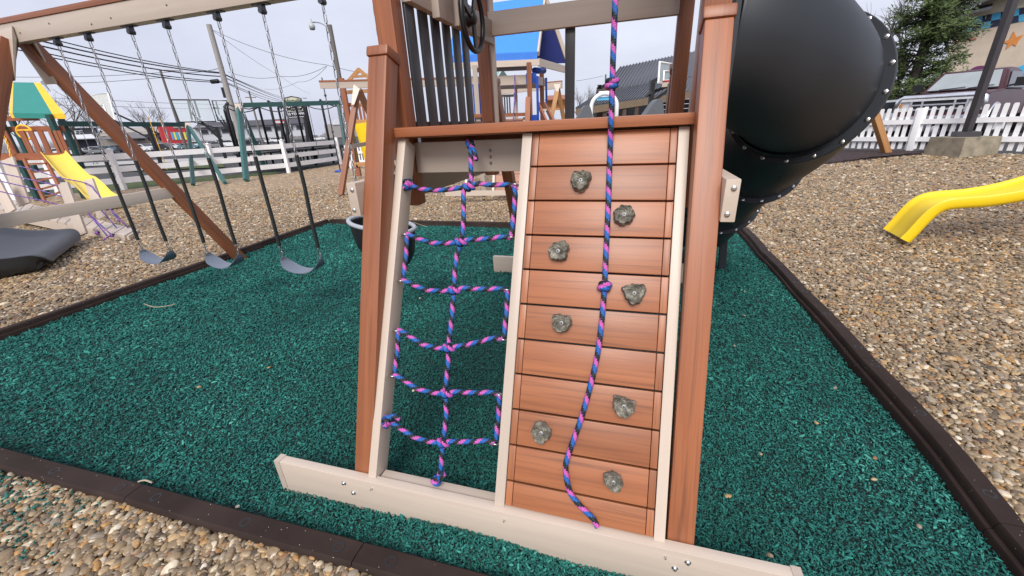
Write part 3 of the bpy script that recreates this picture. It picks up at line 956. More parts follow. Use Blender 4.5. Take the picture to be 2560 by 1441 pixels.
for hi, (u, v, outl, sink, styl) in enumerate(HOLDS):
    nA, nR = 44, 9
    angs = [math.radians(a) for a, r in outl] + [2 * math.pi]
    rads = [r for a, r in outl] + [outl[0][1]]
    mb = MB()
    rs = random.Random(hi)
    ph0 = rs.uniform(0, 6)
    for ir in range(nR + 1):
        f = ir / nR
        for k in range(nA):
            a = 2 * math.pi * k / nA
            r = np.interp(a, angs, rads) * 0.0098
            # a domed body whose rim is rounded and whose face is dished round the bolt
            if ir == 0:
                rr, z = r * 1.0, 0.0
            elif ir == 1:
                rr, z = r * 1.02, 0.010
            elif ir == 2:
                rr, z = r * 0.96, 0.021
            else:
                g = (nR - ir) / (nR - 3)
                rr = 0.0095 + (r * 0.88 - 0.0095) * g
                z = 0.028 + (0.009 * g * g - 0.005 * (1 - g)) + 0.0035 * math.sin(3 * a + ph0) * math.sin(math.pi * g)
                if hi == 1:
                    z -= 0.008 * max(0, math.sin(3 * a + 0.6)) * math.sin(math.pi * min(1, g * 1.1))
            jit = 1.0 + (0.05 * math.sin(7 * a + ph0) + 0.035 * math.sin(13 * a + 2 * ph0)) * (0.3 if ir == nR else 1)
            if 2 < ir < nR:
                z += 0.0045 * (math.sin(5 * a + 9 * f + ph0) * math.sin(11 * f + 3 * a))
            rr *= jit
            p = RP(u + rr * math.cos(a), v - rr * math.sin(a), z - 0.003)
            mb.v.append(tuple(p))
    for ir in range(nR):
        for k in range(nA):
            k2 = (k + 1) % nA
            mb.f.append((ir * nA + k, ir * nA + k2, (ir + 1) * nA + k2, (ir + 1) * nA + k))
    mb.f.append(tuple(nR * nA + k for k in range(nA)))
    # its bolt sits in the cup
    hd = part('climbing_hold', mb, HOLDM, wall, True, 24)
    hd['label'] = ['grey shield shaped hold', 'round grey hold with three scoops', 'grey hold with a sharp upper right corner', 'grey triangular hold', 'grey hold with a flat top', 'grey half moon hold', 'pale grey five sided hold', 'small oval grey hold'][hi]
    mt_ = Matrix((Vector((1, 0, 0)), -VD, ND)).transposed().to_4x4()
    mt_.translation = RP(u, v, 0.0195)
    b_ = MB().lathe([(0.0085, -0.002), (0.0085, 0.002), (0.0066, 0.0035), (0.0040, 0.0035), (0.0032, 0.0005)], 14, mt_)
    part('hold_bolt', b_, BOLTST, wall, True, 40)

# ---- swing beam and its A-frame
bz0, by = 2.415, 1.2
L_('swing_beam', (-5.42, by, bz0 + 0.078), (-0.70, by, bz0 + 0.078), 0.09, 0.156, TAN, bev=0.005)
L_('beam_cap', (-5.42, by, bz0 + 0.178), (-0.70, by, bz0 + 0.178), 0.11, 0.042, CEDAR)
for x in (-5.05, -4.62, -4.1, -3.85, -3.2, -2.6, -2.2):
    part('bolt', MB().lathe([(0.007, 0), (0.006, 0.004)], 8, Matrix.Translation((x, by - 0.0452, bz0 + 0.07 + 0.03 * math.sin(x * 5))) @ Matrix.Rotation(math.pi / 2, 4, 'X')), BRACK, play, True)
L_('frame_leg', (-4.882, 2.50, -0.22), (-5.235, 1.27, 2.44), 0.115, 0.115, CEDAR, up=(1, 0, 0), bev=0.006)
L_('frame_leg', (-5.378, -0.12, -0.20), (-5.235, 1.13, 2.44), 0.115, 0.115, CEDAR, up=(1, 0, 0), bev=0.006)
L_('frame_crossbar', (-5.40, 0.22, 0.865), (-5.02, 2.02, 0.93), 0.045, 0.125, TAN)
for s in (-1, 1):
    y = by + s * 0.052
    a = Vector((-5.36, y, bz0 + 0.05)); b = Vector((-5.09, y, bz0 + 0.05))
    mb = MB().prism([(-5.38, y, bz0 + 0.105), (-5.10, y, bz0 + 0.125), (-5.115, y, bz0 + 0.03), (-5.20, y + s * 0.10, bz0 - 0.32), (-5.38, y + s * 0.10, bz0 - 0.32)], (0, s * 0.006, 0))
    gp = part('gusset_plate', mb, TAN, play)
    for (x, z) in ((-5.13, 0.10), (-5.35, 0.08), (-5.27, -0.12), (-5.35, -0.26)):
        yy = y + (s * 0.1 * max(0, -(z - 0.03)) / 0.35) + s * 0.006
        mb = MB().lathe([(0.012, 0), (0.012, 0.006), (0.006, 0.012)], 8, Matrix.Translation((x, yy, bz0 + z)) @ Matrix.Rotation(math.pi / 2 * -s * -1 if s < 0 else -math.pi / 2, 4, 'X'))
        part('plate_bolt', mb, BRACK, gp)
HANG = [-4.69, -4.272, -3.74, -3.325, -2.782, -2.338, -1.80, -1.385]
for x in HANG:
    mb = MB().box((-0.07, -0.024, -0.007), (0.07, 0.024, 0.0), Matrix.Translation((x, by, bz0)))
    mb.box((-0.019, -0.020, -0.044), (0.019, 0.020, -0.004), Matrix.Translation((x, by, bz0)))
    mb.lathe([(0.018, -0.026), (0.021, 0), (0.018, 0.026)], 10, Matrix.Translation((x, by, bz0 - 0.045)) @ Matrix.Rotation(math.pi / 2, 4, 'X'))
    part('swing_hanger', mb, BRACK, play)

def chain_mesh(p0, p1, link=0.070, wid=0.027, r=0.0042):
    p0, p1 = Vector(p0), Vector(p1)
    d = (p1 - p0)
    n = max(2, round(d.length / (link - 2 * r * 1.1)))
    d.normalize()
    step = (p1 - p0).length / n
    a = d.orthogonal().normalized()
    b = d.cross(a)
    mb = MB()
    for i in range(n):
        c_ = p0 + d * step * (i + 0.5)
        s1 = (a + b).normalized() if i % 2 else (a - b).normalized()
        hl, hw = (step + 2.2 * r) / 2 - wid / 2, wid / 2 - r
        pts = []
        for k in range(5):
            t = math.pi * k / 4
            pts.append(c_ + s1 * hw * math.cos(t) + d * (hl + hw * math.sin(t)))
        for k in range(5):
            t = math.pi + math.pi * k / 4
            pts.append(c_ + s1 * hw * math.cos(t) + d * (-hl + hw * math.sin(t)))
        mb.tube(pts, r, 5, closed=True)
    return mb

def build_swing(x0, x1, label):
    xc = (x0 + x1) / 2
    s = thing('belt_swing', (xc, by, 0.3), label, 'swing', 'three belt swings in a row')
    mb, mbu = MB(), MB()
    n, W = 20, 0.078
    hw, top, low = (x1 - x0) / 2 - 0.012, 0.425, 0.300
    prof = []
    for i in range(n + 1):
        u = -1 + 2 * i / n
        prof.append((xc + hw * 1.06 * math.sin(u * math.pi / 2 * 0.93), low + (top - low) * (1 - math.cos(u * math.pi / 2)) ** 1.05, W * (1.0 - 0.62 * max(0, (abs(u) - 0.62) / 0.38) ** 1.0)))
    mb = MB()
    for (x, z, w) in prof:
        for dz in (0.0, -0.007):
            mb.v += [(x, by - w, z + dz), (x, by + w, z + dz)]
    for i in range(n):
        a, b = i * 4, i * 4 + 4
        mb.f += [(a, b, b + 1, a + 1), (a + 2, a + 3, b + 3, b + 2), (a, a + 2, b + 2, b), (a + 1, b + 1, b + 3, a + 3)]
    mb.f += [(0, 1, 3, 2), (n * 4, n * 4 + 2, n * 4 + 3, n * 4 + 1)]
    part('seat', mb, SEAT, s, True, 40)
    for x in (x0, x1):
        sx = -1 if x == x0 else 1
        xe = x + sx * -0.004
        part('chain', chain_mesh((x, by, bz0 - 0.055), (x, by, 1.335)), ZINC, s, True)
        part('chain_sleeve', MB().tube(smooth_path([(x, by, 1.345), (x + 0.004 * sx, by + 0.004, 1.1), (x - 0.003 * sx, by, 0.8), (x, by, 0.535)], 5), 0.0165, 10), SLEEVE, s, True, 50)
        mb = chain_mesh((x, by, 0.535), (x - sx * 0.004, by, 0.425), 0.06, 0.026, 0.004)
        tr = [Vector((x - sx * 0.004, by, 0.445)), Vector((x - sx * 0.008, by - 0.026, 0.405)), Vector((x - sx * 0.008, by + 0.026, 0.405))]
        mb.tube(tr, 0.0035, 6, closed=True)
        part('shackle', mb, ZINC, s, True)
    return s
build_swing(HANG[0], HANG[1], 'grey belt swing nearest the slanted frame leg, leftmost of the three')
build_swing(HANG[2], HANG[3], 'middle grey belt swing, hanging over the brown edging')
build_swing(HANG[4], HANG[5], 'grey belt swing nearest the playset tower, over the green mulch')

# bucket swing hanging beside the tower
bs = thing('bucket_swing', (-1.59, by, 0.7), 'black toddler bucket swing with grey rim behind the left leg of the tower', 'swing')
for x in (-1.80, -1.385):
    part('chain', chain_mesh((x, by, bz0 - 0.055), (x * 1.0 - (0.0), by, 0.86)), ZINC, bs, True)
rim = []
for k in range(28):
    a = 2 * math.pi * k / 28
    rim.append(Vector((-1.60 + 0.27 * math.copysign(abs(math.cos(a)) ** 0.7, math.cos(a)), by - 0.03 + 0.17 * math.copysign(abs(math.sin(a)) ** 0.7, math.sin(a)), 0.775 - 0.05 * math.cos(a))))
part('rim', MB().tube(rim, 0.019, 8, closed=True), plain('light_grey_rim', (0.36, 0.38, 0.42), 0.4), bs, True)
mb = MB()
lv = [(1.0, 0.0), (0.97, -0.10), (0.88, -0.22), (0.70, -0.30), (0.30, -0.33)]
for sc_, dz in lv:
    for p in rim:
        mb.v.append((-1.60 + (p.x + 1.60) * sc_, by - 0.03 + (p.y - by + 0.03) * sc_, p.z + dz))
for i in range(len(lv) - 1):
    for k in range(28):
        k2 = (k + 1) % 28
        mb.f.append((i * 28 + k, i * 28 + k2, (i + 1) * 28 + k2, (i + 1) * 28 + k))
mb.f.append(tuple((len(lv) - 1) * 28 + k for k in range(28)))
part('bucket', mb, BLACK, bs, True)

# ---- ropes
def rope_tube(pts, r=0.0105, per=0.072, n=12):
    return MB().tube(pts, r, n, uvlen=per)
def coil(c, axis, R_=0.013, turns=1.6, pitch=0.016, n=26):
    ax = Vector(axis).normalized()
    a = ax.orthogonal().normalized()
    b = ax.cross(a)
    return [Vector(c) + ax * (pitch * turns * (i / n - 0.5)) + R_ * (math.cos(2 * math.pi * turns * i / n) * a + math.sin(2 * math.pi * turns * i / n) * b) for i in range(n + 1)]

rp = [(0.302, -0.030, 2.66), (0.303, -0.030, 2.2), (0.305, -0.032, 1.95), (0.306, -0.034, 1.72), (0.309, -0.042, 1.54), (0.3095, -0.047, 1.487)]
rp += [tuple(RP(u, v, 0.012)) for (u, v) in ((0.3105, 0.085), (0.314, 0.20), (0.318, 0.308), (0.321, 0.463), (0.324, 0.608), (0.323, 0.723), (0.316, 0.86), (0.298, 0.982), (0.269, 1.122), (0.235, 1.247), (0.2265, 1.309), (0.247, 1.387), (0.287, 1.431), (0.334, 1.465), (0.357, 1.495))]
cr_ = thing('climbing_rope', RP(0.35, 1.48, 0.012), 'pink, blue and black knotted rope hanging down over the climbing boards', 'rope')
part('rope', rope_tube(smooth_path(rp, 8)), ROPE, cr_, True)
for c_, ax in ((Vector((0.3055, -0.034, 1.615)), (0.25, 0, 1)), (RP(0.324, 0.612, 0.016), tuple(VD * -1 + Vector((0.35, 0, 0))))):
    k_ = rope_tube(coil(c_, ax, 0.0155, 2.1, 0.0155, 40), 0.0105, 0.06)
    part('knot', k_, ROPE, cr_, True)

net = thing('climbing_net', RP(-0.3, 0.7), 'pink and blue rope climbing net tied between two tan stringers', 'net')
LE = [(-0.566, 0.208), (-0.560, 0.431), (-0.560, 0.640), (-0.562, 0.862), (-0.562, 1.062), (-0.566, 1.268)]
RE = [(-0.072, 0.208), (-0.070, 0.430), (-0.070, 0.648), (-0.070, 0.853), (-0.071, 1.077), (-0.070, 1.275)]
CE = [(-0.282, 0.213), (-0.298, 0.455), (-0.310, 0.664), (-0.313, 0.912), (-0.306, 1.104), (-0.304, 1.311)]
for i in range(6):
    l, m_, r = LE[i], CE[i], RE[i]
    sag = 0.018
    left = [RP(l[0], l[1] - 0.006, -0.03), RP(l[0] + 0.05, l[1] + 0.012, -0.03), RP((l[0] + m_[0]) / 2, (l[1] * 0.42 + m_[1] * 0.58) + sag, -0.03), RP(m_[0] - 0.04, m_[1] + 0.006, -0.03), RP(*m_, -0.03)]
    right = [RP(*m_, -0.03), RP(m_[0] + 0.05, m_[1] - 0.012, -0.03), RP((m_[0] + r[0]) / 2, (m_[1] + r[1]) / 2 - 0.004, -0.03), RP(r[0] - 0.04, r[1] - 0.002, -0.03), RP(*r, -0.03)]
    part('cross_rope', rope_tube(smooth_path(left + right[1:], 8)), ROPE, net, True)
    ax = Vector((1, 0, 0)) * 1.0 + VD * -0.35
    part('knot', rope_tube(coil(RP(m_[0] + 0.004, m_[1], -0.03), ax, 0.0125, 1.6, 0.022, 30), 0.0105, 0.06), ROPE, net, True)
# ties down the sides, between the eyes of neighbouring rows
for a, b, S in ((1, 2, LE), (3, 4, LE), (0, 1, RE), (2, 3, RE), (4, 5, RE)):
    p, q = S[a], S[b]
    part('side_rope', rope_tube(smooth_path([RP(p[0], p[1], -0.032), RP(p[0] + 0.004, p[1] + 0.06, -0.034), RP((p[0] + q[0]) / 2 + 0.003, (p[1] + q[1]) / 2, -0.036), RP(q[0], q[1], -0.032)], 7)), ROPE, net, True)
# the middle rope, from the deck down to the plate
mid = [RP(-0.292, 0.020, -0.055), RP(-0.285, 0.06, -0.04), RP(-0.276, 0.13, -0.033)] + [RP(*p, -0.033) for p in ((-0.272, 0.19), (-0.300, 0.235), (-0.291, 0.348), (-0.293, 0.44), (-0.309, 0.52), (-0.311, 0.62), (-0.308, 0.774), (-0.312, 0.89), (-0.308, 0.993), (-0.311, 1.09), (-0.297, 1.207), (-0.304, 1.311), (-0.301, 1.397), (-0.310, 1.468))]
part('middle_rope', rope_tube(smooth_path(mid, 7)), ROPE, net, True)
part('rope_tail', rope_tube(smooth_path([RP(-0.288, 0.03, -0.045), RP(-0.268, 0.055, -0.03), RP(-0.252, 0.098, -0.028)], 6)), ROPE, net, True)
part('rope_tail', rope_tube(smooth_path([RP(-0.313, 1.476, -0.02), RP(-0.290, 1.445, -0.012), RP(-0.272, 1.427, -0.015)], 6)), ROPE, net, True)
part('rope_tail', rope_tube(smooth_path([RP(-0.575, 1.262, -0.02), RP(-0.548, 1.235, -0.022), RP(-0.512, 1.245, -0.03)], 6)), ROPE, net, True)
for c_, ax, R_, tn in ((RP(-0.296, 0.018, -0.05), (1, 0.2, 0), 0.0115, 1.5), (RP(-0.573, 0.205, -0.022), (0.3, 1, 0), 0.0165, 2.2), (RP(-0.572, 1.262, -0.02), (0.4, 1, 0.2), 0.0155, 2.2), (RP(-0.313, 1.472, -0.022), (0.5, 0.4, 0.6), 0.013, 1.7)):
    part('knot', rope_tube(coil(c_, ax, R_, tn, 0.017, 36), 0.0105, 0.06), ROPE, net, True)
# screw eyes in the stringers
for S, sx, xs in ((LE, 1, -0.588), (RE, -1, -0.046)):
    for (u, v) in S:
        c_ = RP(xs + sx * 0.023, v, -0.03)
        ring = [c_ + Vector((1, 0, 0)) * 0.015 * math.cos(a) + ND * 0.015 * math.sin(a) for a in [2 * math.pi * k / 16 for k in range(16)]]
        mb = MB().tube(ring, 0.0028, 6, closed=True)
        mb.tube([RP(xs, v, -0.03), RP(xs + sx * 0.009, v, -0.03)], 0.003, 6)
        part('screw_eye', mb, STEEL, play, True)

# ---- black tube slide off the right side of the tower
ts = thing('tube_slide', (1.15, 1.6, 0), 'black plastic tube slide with bolted flanges bending down from the tower', 'slide')
ctr = smooth_path([(0.74, 0.69, 1.83), (0.86, 0.71, 1.81), (1.05, 0.83, 1.71), (1.254, 1.075, 1.595), (1.33, 1.42, 1.45), (1.24, 1.80, 1.21), (1.17, 2.2, 0.95), (1.14, 2.6, 0.68), (1.16, 3.0, 0.47), (1.18, 3.35, 0.38), (1.18, 3.6, 0.36)], 10)
cuts = [0, 30, 50, 65, len(ctr) - 1]
rad_ = [0.39, 0.35, 0.35, 0.35]
def tangent(i):
    return (ctr[min(i + 1, len(ctr) - 1)] - ctr[max(i - 1, 0)]).normalized()
for k in range(4):
    seg = ctr[cuts[k]:cuts[k + 1] + 1]
    rr = [0.35 - (0.012 * min(1.0, i / 8.0) if k == 0 else 0) for i in range(len(seg))]
    if k < 3:
        part('tube_section', MB().tube(seg, rr, 40, cap=False), SLIDEBLK, ts, True)
    else:                                        # open chute at the foot
        mb = MB()
        nst = 21
        for i, p in enumerate(seg):
            t_ = tangent(cuts[k] + i)
            sd = t_.cross(Vector((0, 0, 1))).normalized()
            upv = sd.cross(t_)
            op = min(1.0, i / 8.0)
            a0 = math.pi * (0.5 - 0.98 * (1 - op) - 0.0)
            a0 = -math.pi / 2 + math.pi * (1 - op) * -0.0
            lo, hi = math.radians(-90 - 175 + 85 * op), math.radians(-90 + 175 - 85 * op)
            for q in range(nst):
                a_ = lo + (hi - lo) * q / (nst - 1)
                mb.v.append(tuple(p + sd * 0.35 * math.cos(a_) + upv * 0.35 * math.sin(a_)))
        for i in range(len(seg) - 1):
            for q in range(nst - 1):
                mb.f.append((i * nst + q, i * nst + q + 1, (i + 1) * nst + q + 1, (i + 1) * nst + q))
        part('exit_chute', mb, SLIDEBLK, ts, True)
for k, ci in enumerate(cuts[:4]):
    c_, t_ = ctr[ci], tangent(ci)
    R0 = 0.388
    if k == 0:
        t_ = Vector((1, 0, 0))
    if k == 1:
        t_ = Vector((0.58, 0.79, -0.17)).normalized()
    q_ = t_.to_track_quat('Z', 'Y').to_matrix().to_4x4()
    q_.translation = c_
    fl = part('flange', MB().lathe([(0.34, -0.013), (R0 - 0.004, -0.013), (R0, -0.009), (R0, 0.009), (R0 - 0.004, 0.013), (0.34, 0.013)], 56, q_), SLIDEBLK, ts, True, 30)
    nb = 18
    for j in range(nb):
        a_ = 2 * math.pi * (j + 0.3) / nb
        for s in ((-1,) if k else (-1,)):
            mb_ = q_ @ Matrix.Translation((0.370 * math.cos(a_), 0.370 * math.sin(a_), s * 0.013)) @ (Matrix.Rotation(math.pi, 4, 'X') if s < 0 else Matrix.Identity(4))
            part('flange_bolt', MB().lathe([(0.0115, 0), (0.0115, 0.002), (0.0075, 0.004), (0.006, 0.008), (0.002, 0.009)], 10, mb_), STEEL, fl, True, 40)
for y_, z_ in ((2.95, 0.12),):
    mb = MB().bar((1.0, y_, -0.2), (1.06, y_, 0.35), 0.07, 0.05).bar((1.42, y_, -0.2), (1.38, y_, 0.35), 0.07, 0.05)
    part('foot', mb, SLIDEBLK, ts)
part('entrance_panel', MB().slab([(0.715, 0.16, 1.42), (0.715, 1.08, 1.42), (0.715, 1.08, 2.42), (0.715, 0.16, 2.42)], (0.02, 0, 0)), SLIDEBLK, ts)
# ------------------------------------------------------------------ the yard around it
HR = Vector((RT.x, RT.y, 0)).normalized()      # level directions across and along the view
HF = Vector((FW.x, FW.y, 0)).normalized()
UP = Vector((0, 0, 1))

def bars(name, lst, m, parent, w, h, up=(0, 0, 1), bev=0.0, label=None):
    return [lumber(name, a, b, w, h, m, parent, up, bev, label) for a, b in lst]

def post_to(base, px, py):                      # height of an upright standing at base, reaching this pixel
    d = ray(px, py)
    w0 = Vector(base) - CAM
    a, b, c = d.dot(d), d.z, 1.0
    k1, k2 = d.dot(w0), w0.z
    den = a * c - b * b
    s = (k1 * c - b * k2) / den
    z = (b * k1 - a * k2) / den
    return base[2] + z

# ---- white three-rail fence
wf = thing('rail_fence', WF[1], 'white vinyl three-rail fence along the back of the gravel yard', 'fence')
PTS = [G(-60, 505), G(40, 497)] + WF
def rail_fence(root, pts, n_between, hgt=1.36):
    for i in range(len(pts) - 1):
        a, b = pts[i], pts[i + 1]
        k = n_between[i]
        for j in range(k):
            p, q = a.lerp(b, j / k), a.lerp(b, (j + 1) / k)
            lumber('fence_post', p - UP * 0.1, p + UP * hgt, 0.14, 0.14, WHITE, root, up=HF, bevel=0.0)
            part('post_cap', MB().box((-0.085, -0.085, 0), (0.085, 0.085, 0.03)).lathe([(0.08, 0.03), (0.01, 0.075)], 4), WHITE, root, mw=Matrix.Translation(p + UP * hgt))
            for z in (0.28, 0.68, 1.12):
                lumber('fence_rail', p + UP * z, q + UP * z, 0.05, 0.20, WHITE, root, bevel=0.0)
    p = pts[-1]
    lumber('fence_post', p - UP * 0.1, p + UP * hgt, 0.14, 0.14, WHITE, root, up=HF, bevel=0.0)
rail_fence(wf, PTS, [1, 1, 1, 1, 1, 1])
# ---- white picket fence on the right
def picket_fence(a, b, label, spacing=0.148, hgt=0.99, post_every=2.2, offs=0.35):
    a, b = Vector(a), Vector(b)
    L = (b - a).length
    d = (b - a) / L
    nrm = Vector((d.y, -d.x, 0))
    if nrm.dot(CAM - a) < 0:
        nrm = -nrm
    root = thing('picket_fence', (*a.xy, rise(a.x, a.y)), label, 'fence', 'white picket fences')
    pk = MB()
    w, t = 0.083, 0.02
    pk.prism([(-w / 2, 0, 0), (w / 2, 0, 0), (w / 2, 0, hgt - 0.03), (w / 3.2, 0, hgt), (-w / 3.2, 0, hgt), (-w / 2, 0, hgt - 0.03)], (0, t, 0))
    me = pk.mesh('picket', WHITE)
    n = int(L / spacing)
    rs = random.Random(3)
    for i in range(n):
        p = a + d * (i + 0.5) * spacing
        mw = Matrix((d, nrm, UP)).transposed().to_4x4()
        mw.translation = Vector((p.x, p.y, rise(p.x, p.y) + 0.02 + rs.uniform(-0.012, 0.012))) - nrm * 0.022
        part('picket', me, WHITE, root, mw=mw @ Matrix.Rotation(rs.uniform(-0.012, 0.012), 4, 'Y'))
    s = 0.0
    marks = [0.0]
    s = offs
    while s < L:
        marks.append(s)
        s += post_every
    marks.append(L)
    for s0, s1 in zip(marks[:-1], marks[1:]):
        p, q = a + d * s0, a + d * s1
        for z in (0.27, 0.68):
            lumber('fence_rail', Vector((p.x, p.y, rise(p.x, p.y) + z)) + nrm * 0.03, Vector((q.x, q.y, rise(q.x, q.y) + z)) + nrm * 0.03, 0.04, 0.11, WHITE, root, bevel=0.0)
    for s0 in marks[1:-1]:
        p = a + d * s0 + nrm * 0.02
        lumber('fence_post', Vector((p.x, p.y, rise(p.x, p.y) - 0.1)), Vector((p.x, p.y, rise(p.x, p.y) + hgt + 0.01)), 0.125, 0.125, WHITE, root, up=d, bevel=0.004)
    return root
picket_fence((*(pfa - pdir * 1.6).xy, 0), (*(pfc + pdir * 2.5).xy, 0), 'white picket fence in front of the maroon pickup truck', offs=((G(2285, 372) - pfa).length + 1.6) % 2.2)
q0, q1 = G(868, 418), G(980, 420)
picket_fence((*q0.xy, 0), (*q1.xy, 0), 'short stretch of white picket fence behind the honey brown playset', spacing=0.19)

# ---- second bed of dark brown mulch and its edging
sheet('brown_mulch_bed', BED2, 0.0, 0.12, BRMULCH)
def edge_line(a, b, label, seed):
    return edging((a.x, a.y), (b.x, b.y), label, first=1.2, length=1.22, wob=0.01, seed=seed)
edge_line(e0, e1, 'brown edging of the small brown mulch bed, left run behind the slide', 21)
edge_line(e1, e2, 'brown edging of the small brown mulch bed, right run by the light pole', 22)
ob = G(2222, 381)
op = thing('leaning_post', ob, 'orange brown slanted wooden post standing in the brown mulch by the picket fence', 'post')
top = D(2183, 268, depth_of(ob) - 0.25)
lumber('beam', ob - UP * 0.1, ob + (top - ob) * 1.6, 0.15, 0.15, HONEY, op, up=HF, bevel=0.006)

# ---- light pole on its concrete block
lb = G(2398, 383)
lp = thing('light_pole', lb, 'dark square light pole on a weathered concrete block before the picket fence', 'light pole')
mb = MB()
w0, w1, h0 = 0.42, 0.40, 0.36
mb.v += [tuple(lb + HR * (sx * w0) + HF * (sy * w0) - UP * 0.1) for sx, sy in ((-1, -1), (1, -1), (1, 1), (-1, 1))]
mb.v += [tuple(lb + HR * (sx * w1) + HF * (sy * w1) + UP * h0) for sx, sy in ((-1, -1), (1, -1), (1, 1), (-1, 1))]
mb.f += [(4, 5, 6, 7), (0, 1, 5, 4), (1, 2, 6, 5), (2, 3, 7, 6), (3, 0, 4, 7)]
part('concrete_base', mb, CONC, lp)
POLEM = plain('dark_bronze_paint', (0.045, 0.040, 0.045), 0.5)
part('base_plate', MB().box((-0.19, -0.19, 0), (0.19, 0.19, 0.11)), POLEM, lp, mw=Matrix.Translation(lb + UP * h0) @ Matrix.Rotation(-YAW * -1 + 0.1, 4, 'Z'))
lumber('pole', lb + UP * (h0 + 0.11), lb + UP * 6.5, 0.125, 0.125, POLEM, lp, up=HF, bevel=0.008)

# ---- yellow wave slide on the right
def trough(stations, width_dir, half, wall, thick, m, name, parent, lip=0.03, shape=None, crease=45):
    """a moulded chute: stations are (centre, half width scale); walls curl up and over at both sides"""
    prof = [(-1.0, wall - thick * 1.5), (-1.06, wall - 0.004), (-1.03, wall + 0.006), (-0.98, wall), (-0.93, wall - lip), (-0.84, wall * 0.30), (-0.68, 0.02), (-0.35, 0.0), (0.35, 0.0), (0.68, 0.02), (0.84, wall * 0.30), (0.93, wall - lip), (0.98, wall), (1.03, wall + 0.006), (1.06, wall - 0.004), (1.0, wall - thick * 1.5),
            (0.93, -thick), (0.6, -thick - 0.01), (-0.6, -thick - 0.01), (-0.93, -thick)]
    mb = MB()
    n = len(prof)
    m_ = len(stations)
    for i, c_ in enumerate(stations):
        t_ = (stations[min(i + 1, m_ - 1)] - stations[max(i - 1, 0)]).normalized()
        sd = Vector(width_dir)
        sd = (sd - t_ * sd.dot(t_)).normalized()
        upv = sd.cross(t_)
        if upv.z < 0:
            upv = -upv
        hs, ws, th = shape(i / (m_ - 1)) if shape else (1, 1, None)
        for qi, (a, b) in enumerate(prof):
            if b > 0:
                b *= ws
            if th is not None and qi >= 16:
                b = -th
            mb.v.append(tuple(c_ + sd * (half * a * hs) + upv * b))
    for i in range(m_ - 1):
        for q in range(n):
            q2 = (q + 1) % n
            mb.f.append((i * n + q, i * n + q2, (i + 1) * n + q2, (i + 1) * n + q))
    mb.f.append(tuple(range(n)))
    mb.f.append(tuple((m_ - 1) * n + q for q in range(n - 1, -1, -1)))
    return part(name, mb, m, parent, True, crease)
yb = (G(2222, 580) + G(2262, 606)) / 2
ysl = thing('wave_slide', yb, 'bright yellow wave slide ending on the gravel at the right edge', 'slide')
wd = (G(2262, 606) - G(2222, 580)); wd.z = 0
wl = wd.length
wd.normalize()
run = Vector((-wd.y, wd.x, 0))
if run.dot(HR) < 0:
    run = -run
YS = [(0.0, 0.01), (0.05, 0.11), (0.11, 0.25), (0.17, 0.355), (0.25, 0.42), (0.38, 0.448), (0.60, 0.475), (0.90, 0.56), (1.25, 0.73), (1.6, 0.95), (2.05, 1.25), (2.5, 1.48), (3.0, 1.60)]
st = [yb + run * s + UP * z for s, z in YS]
trough(smooth_path(st, 5), wd, wl / 2 * 1.05, 0.062, 0.055, YELLOW, 'chute', ysl, lip=0.015, crease=70)
part('platform_leg', MB().bar(yb + run * 3.35 + wd * 0.2, yb + run * 3.35 + wd * 0.2 + UP * 1.5, 0.09, 0.09).bar(yb + run * 3.35 - wd * 0.2, yb + run * 3.35 - wd * 0.2 + UP * 1.5, 0.09, 0.09), BROWNWD, ysl)

# ---- grey slide foot on the left
gb = G(205, 628)
gsl = thing('grey_slide', gb, 'dark grey plastic slide with a raised lip, ending on the gravel at the left edge', 'slide')
gw = (G(212, 600) - G(120, 672)); gw.z = 0
gl = gw.length
gw.normalize()
grun = Vector((-gw.y, gw.x, 0))
if grun.dot(HR) > 0:
    grun = -grun
gc = (G(212, 606) + G(120, 668)) / 2
SG = [(0.0, 0.05), (0.012, 0.115), (0.05, 0.16), (0.12, 0.175), (0.30, 0.165), (0.60, 0.205), (0.90, 0.32), (1.25, 0.50), (1.65, 0.74), (2.1, 1.0), (2.7, 1.35)]
st = smooth_path([gc + grun * s + UP * z for s, z in SG], 5)
def grey_shape(f):
    k = f * (len(SG) - 1)
    z = np.interp(k, range(len(SG)), [z for s, z in SG])
    return (np.interp(k, [0, 1, 2, 3, 4], [0.72, 0.84, 0.93, 0.98, 1.0]), np.interp(k, [0, 1, 2, 3, 4, 6], [0.15, 0.25, 0.42, 0.62, 0.85, 1.0]), np.interp(k, [0, 4, 6, 7], [0.03, 0.19, 0.20, 0.13]) if k > 4 else z)
trough(st, gw, gl / 2 * 1.0, 0.085, 0.10, GREYPL, 'chute', gsl, lip=0.018, shape=grey_shape, crease=85)

# ---- tan ramp with rope sides on the left
rmp = thing('rope_ramp', G(270, 603), 'tan plank ramp with purple rope hand lines on tan posts, left of the swings', 'ramp')
A1, A0 = D(312, 590, 6.9), D(-40, 515, 9.2)
B1, B0 = D(340, 573, 7.6), D(-20, 487, 10.0)
npl = 17
for i in range(npl):
    f0, f1 = i / npl + 0.003, (i + 1) / npl - 0.003
    q = [A1.lerp(A0, f0), B1.lerp(B0, f0), B1.lerp(B0, f1), A1.lerp(A0, f1)]
    part('plank', MB().slab(q, (0, 0, -0.035)), TAN, rmp)
dn = Vector((0, 0, -0.16))
part('stringer', MB().slab([A1 + dn * 0.24 - HF * 0.02, A0 + dn * 0.24 - HF * 0.02, A0 + dn * 1.3 - HF * 0.02, A1 + dn * 1.0 - HF * 0.02], HF * 0.045), TAN, rmp)
part('stringer', MB().slab([B1 + dn * 0.24, B0 + dn * 0.24, B0 + dn * 1.3, B1 + dn * 1.0], HF * 0.045), TAN, rmp)
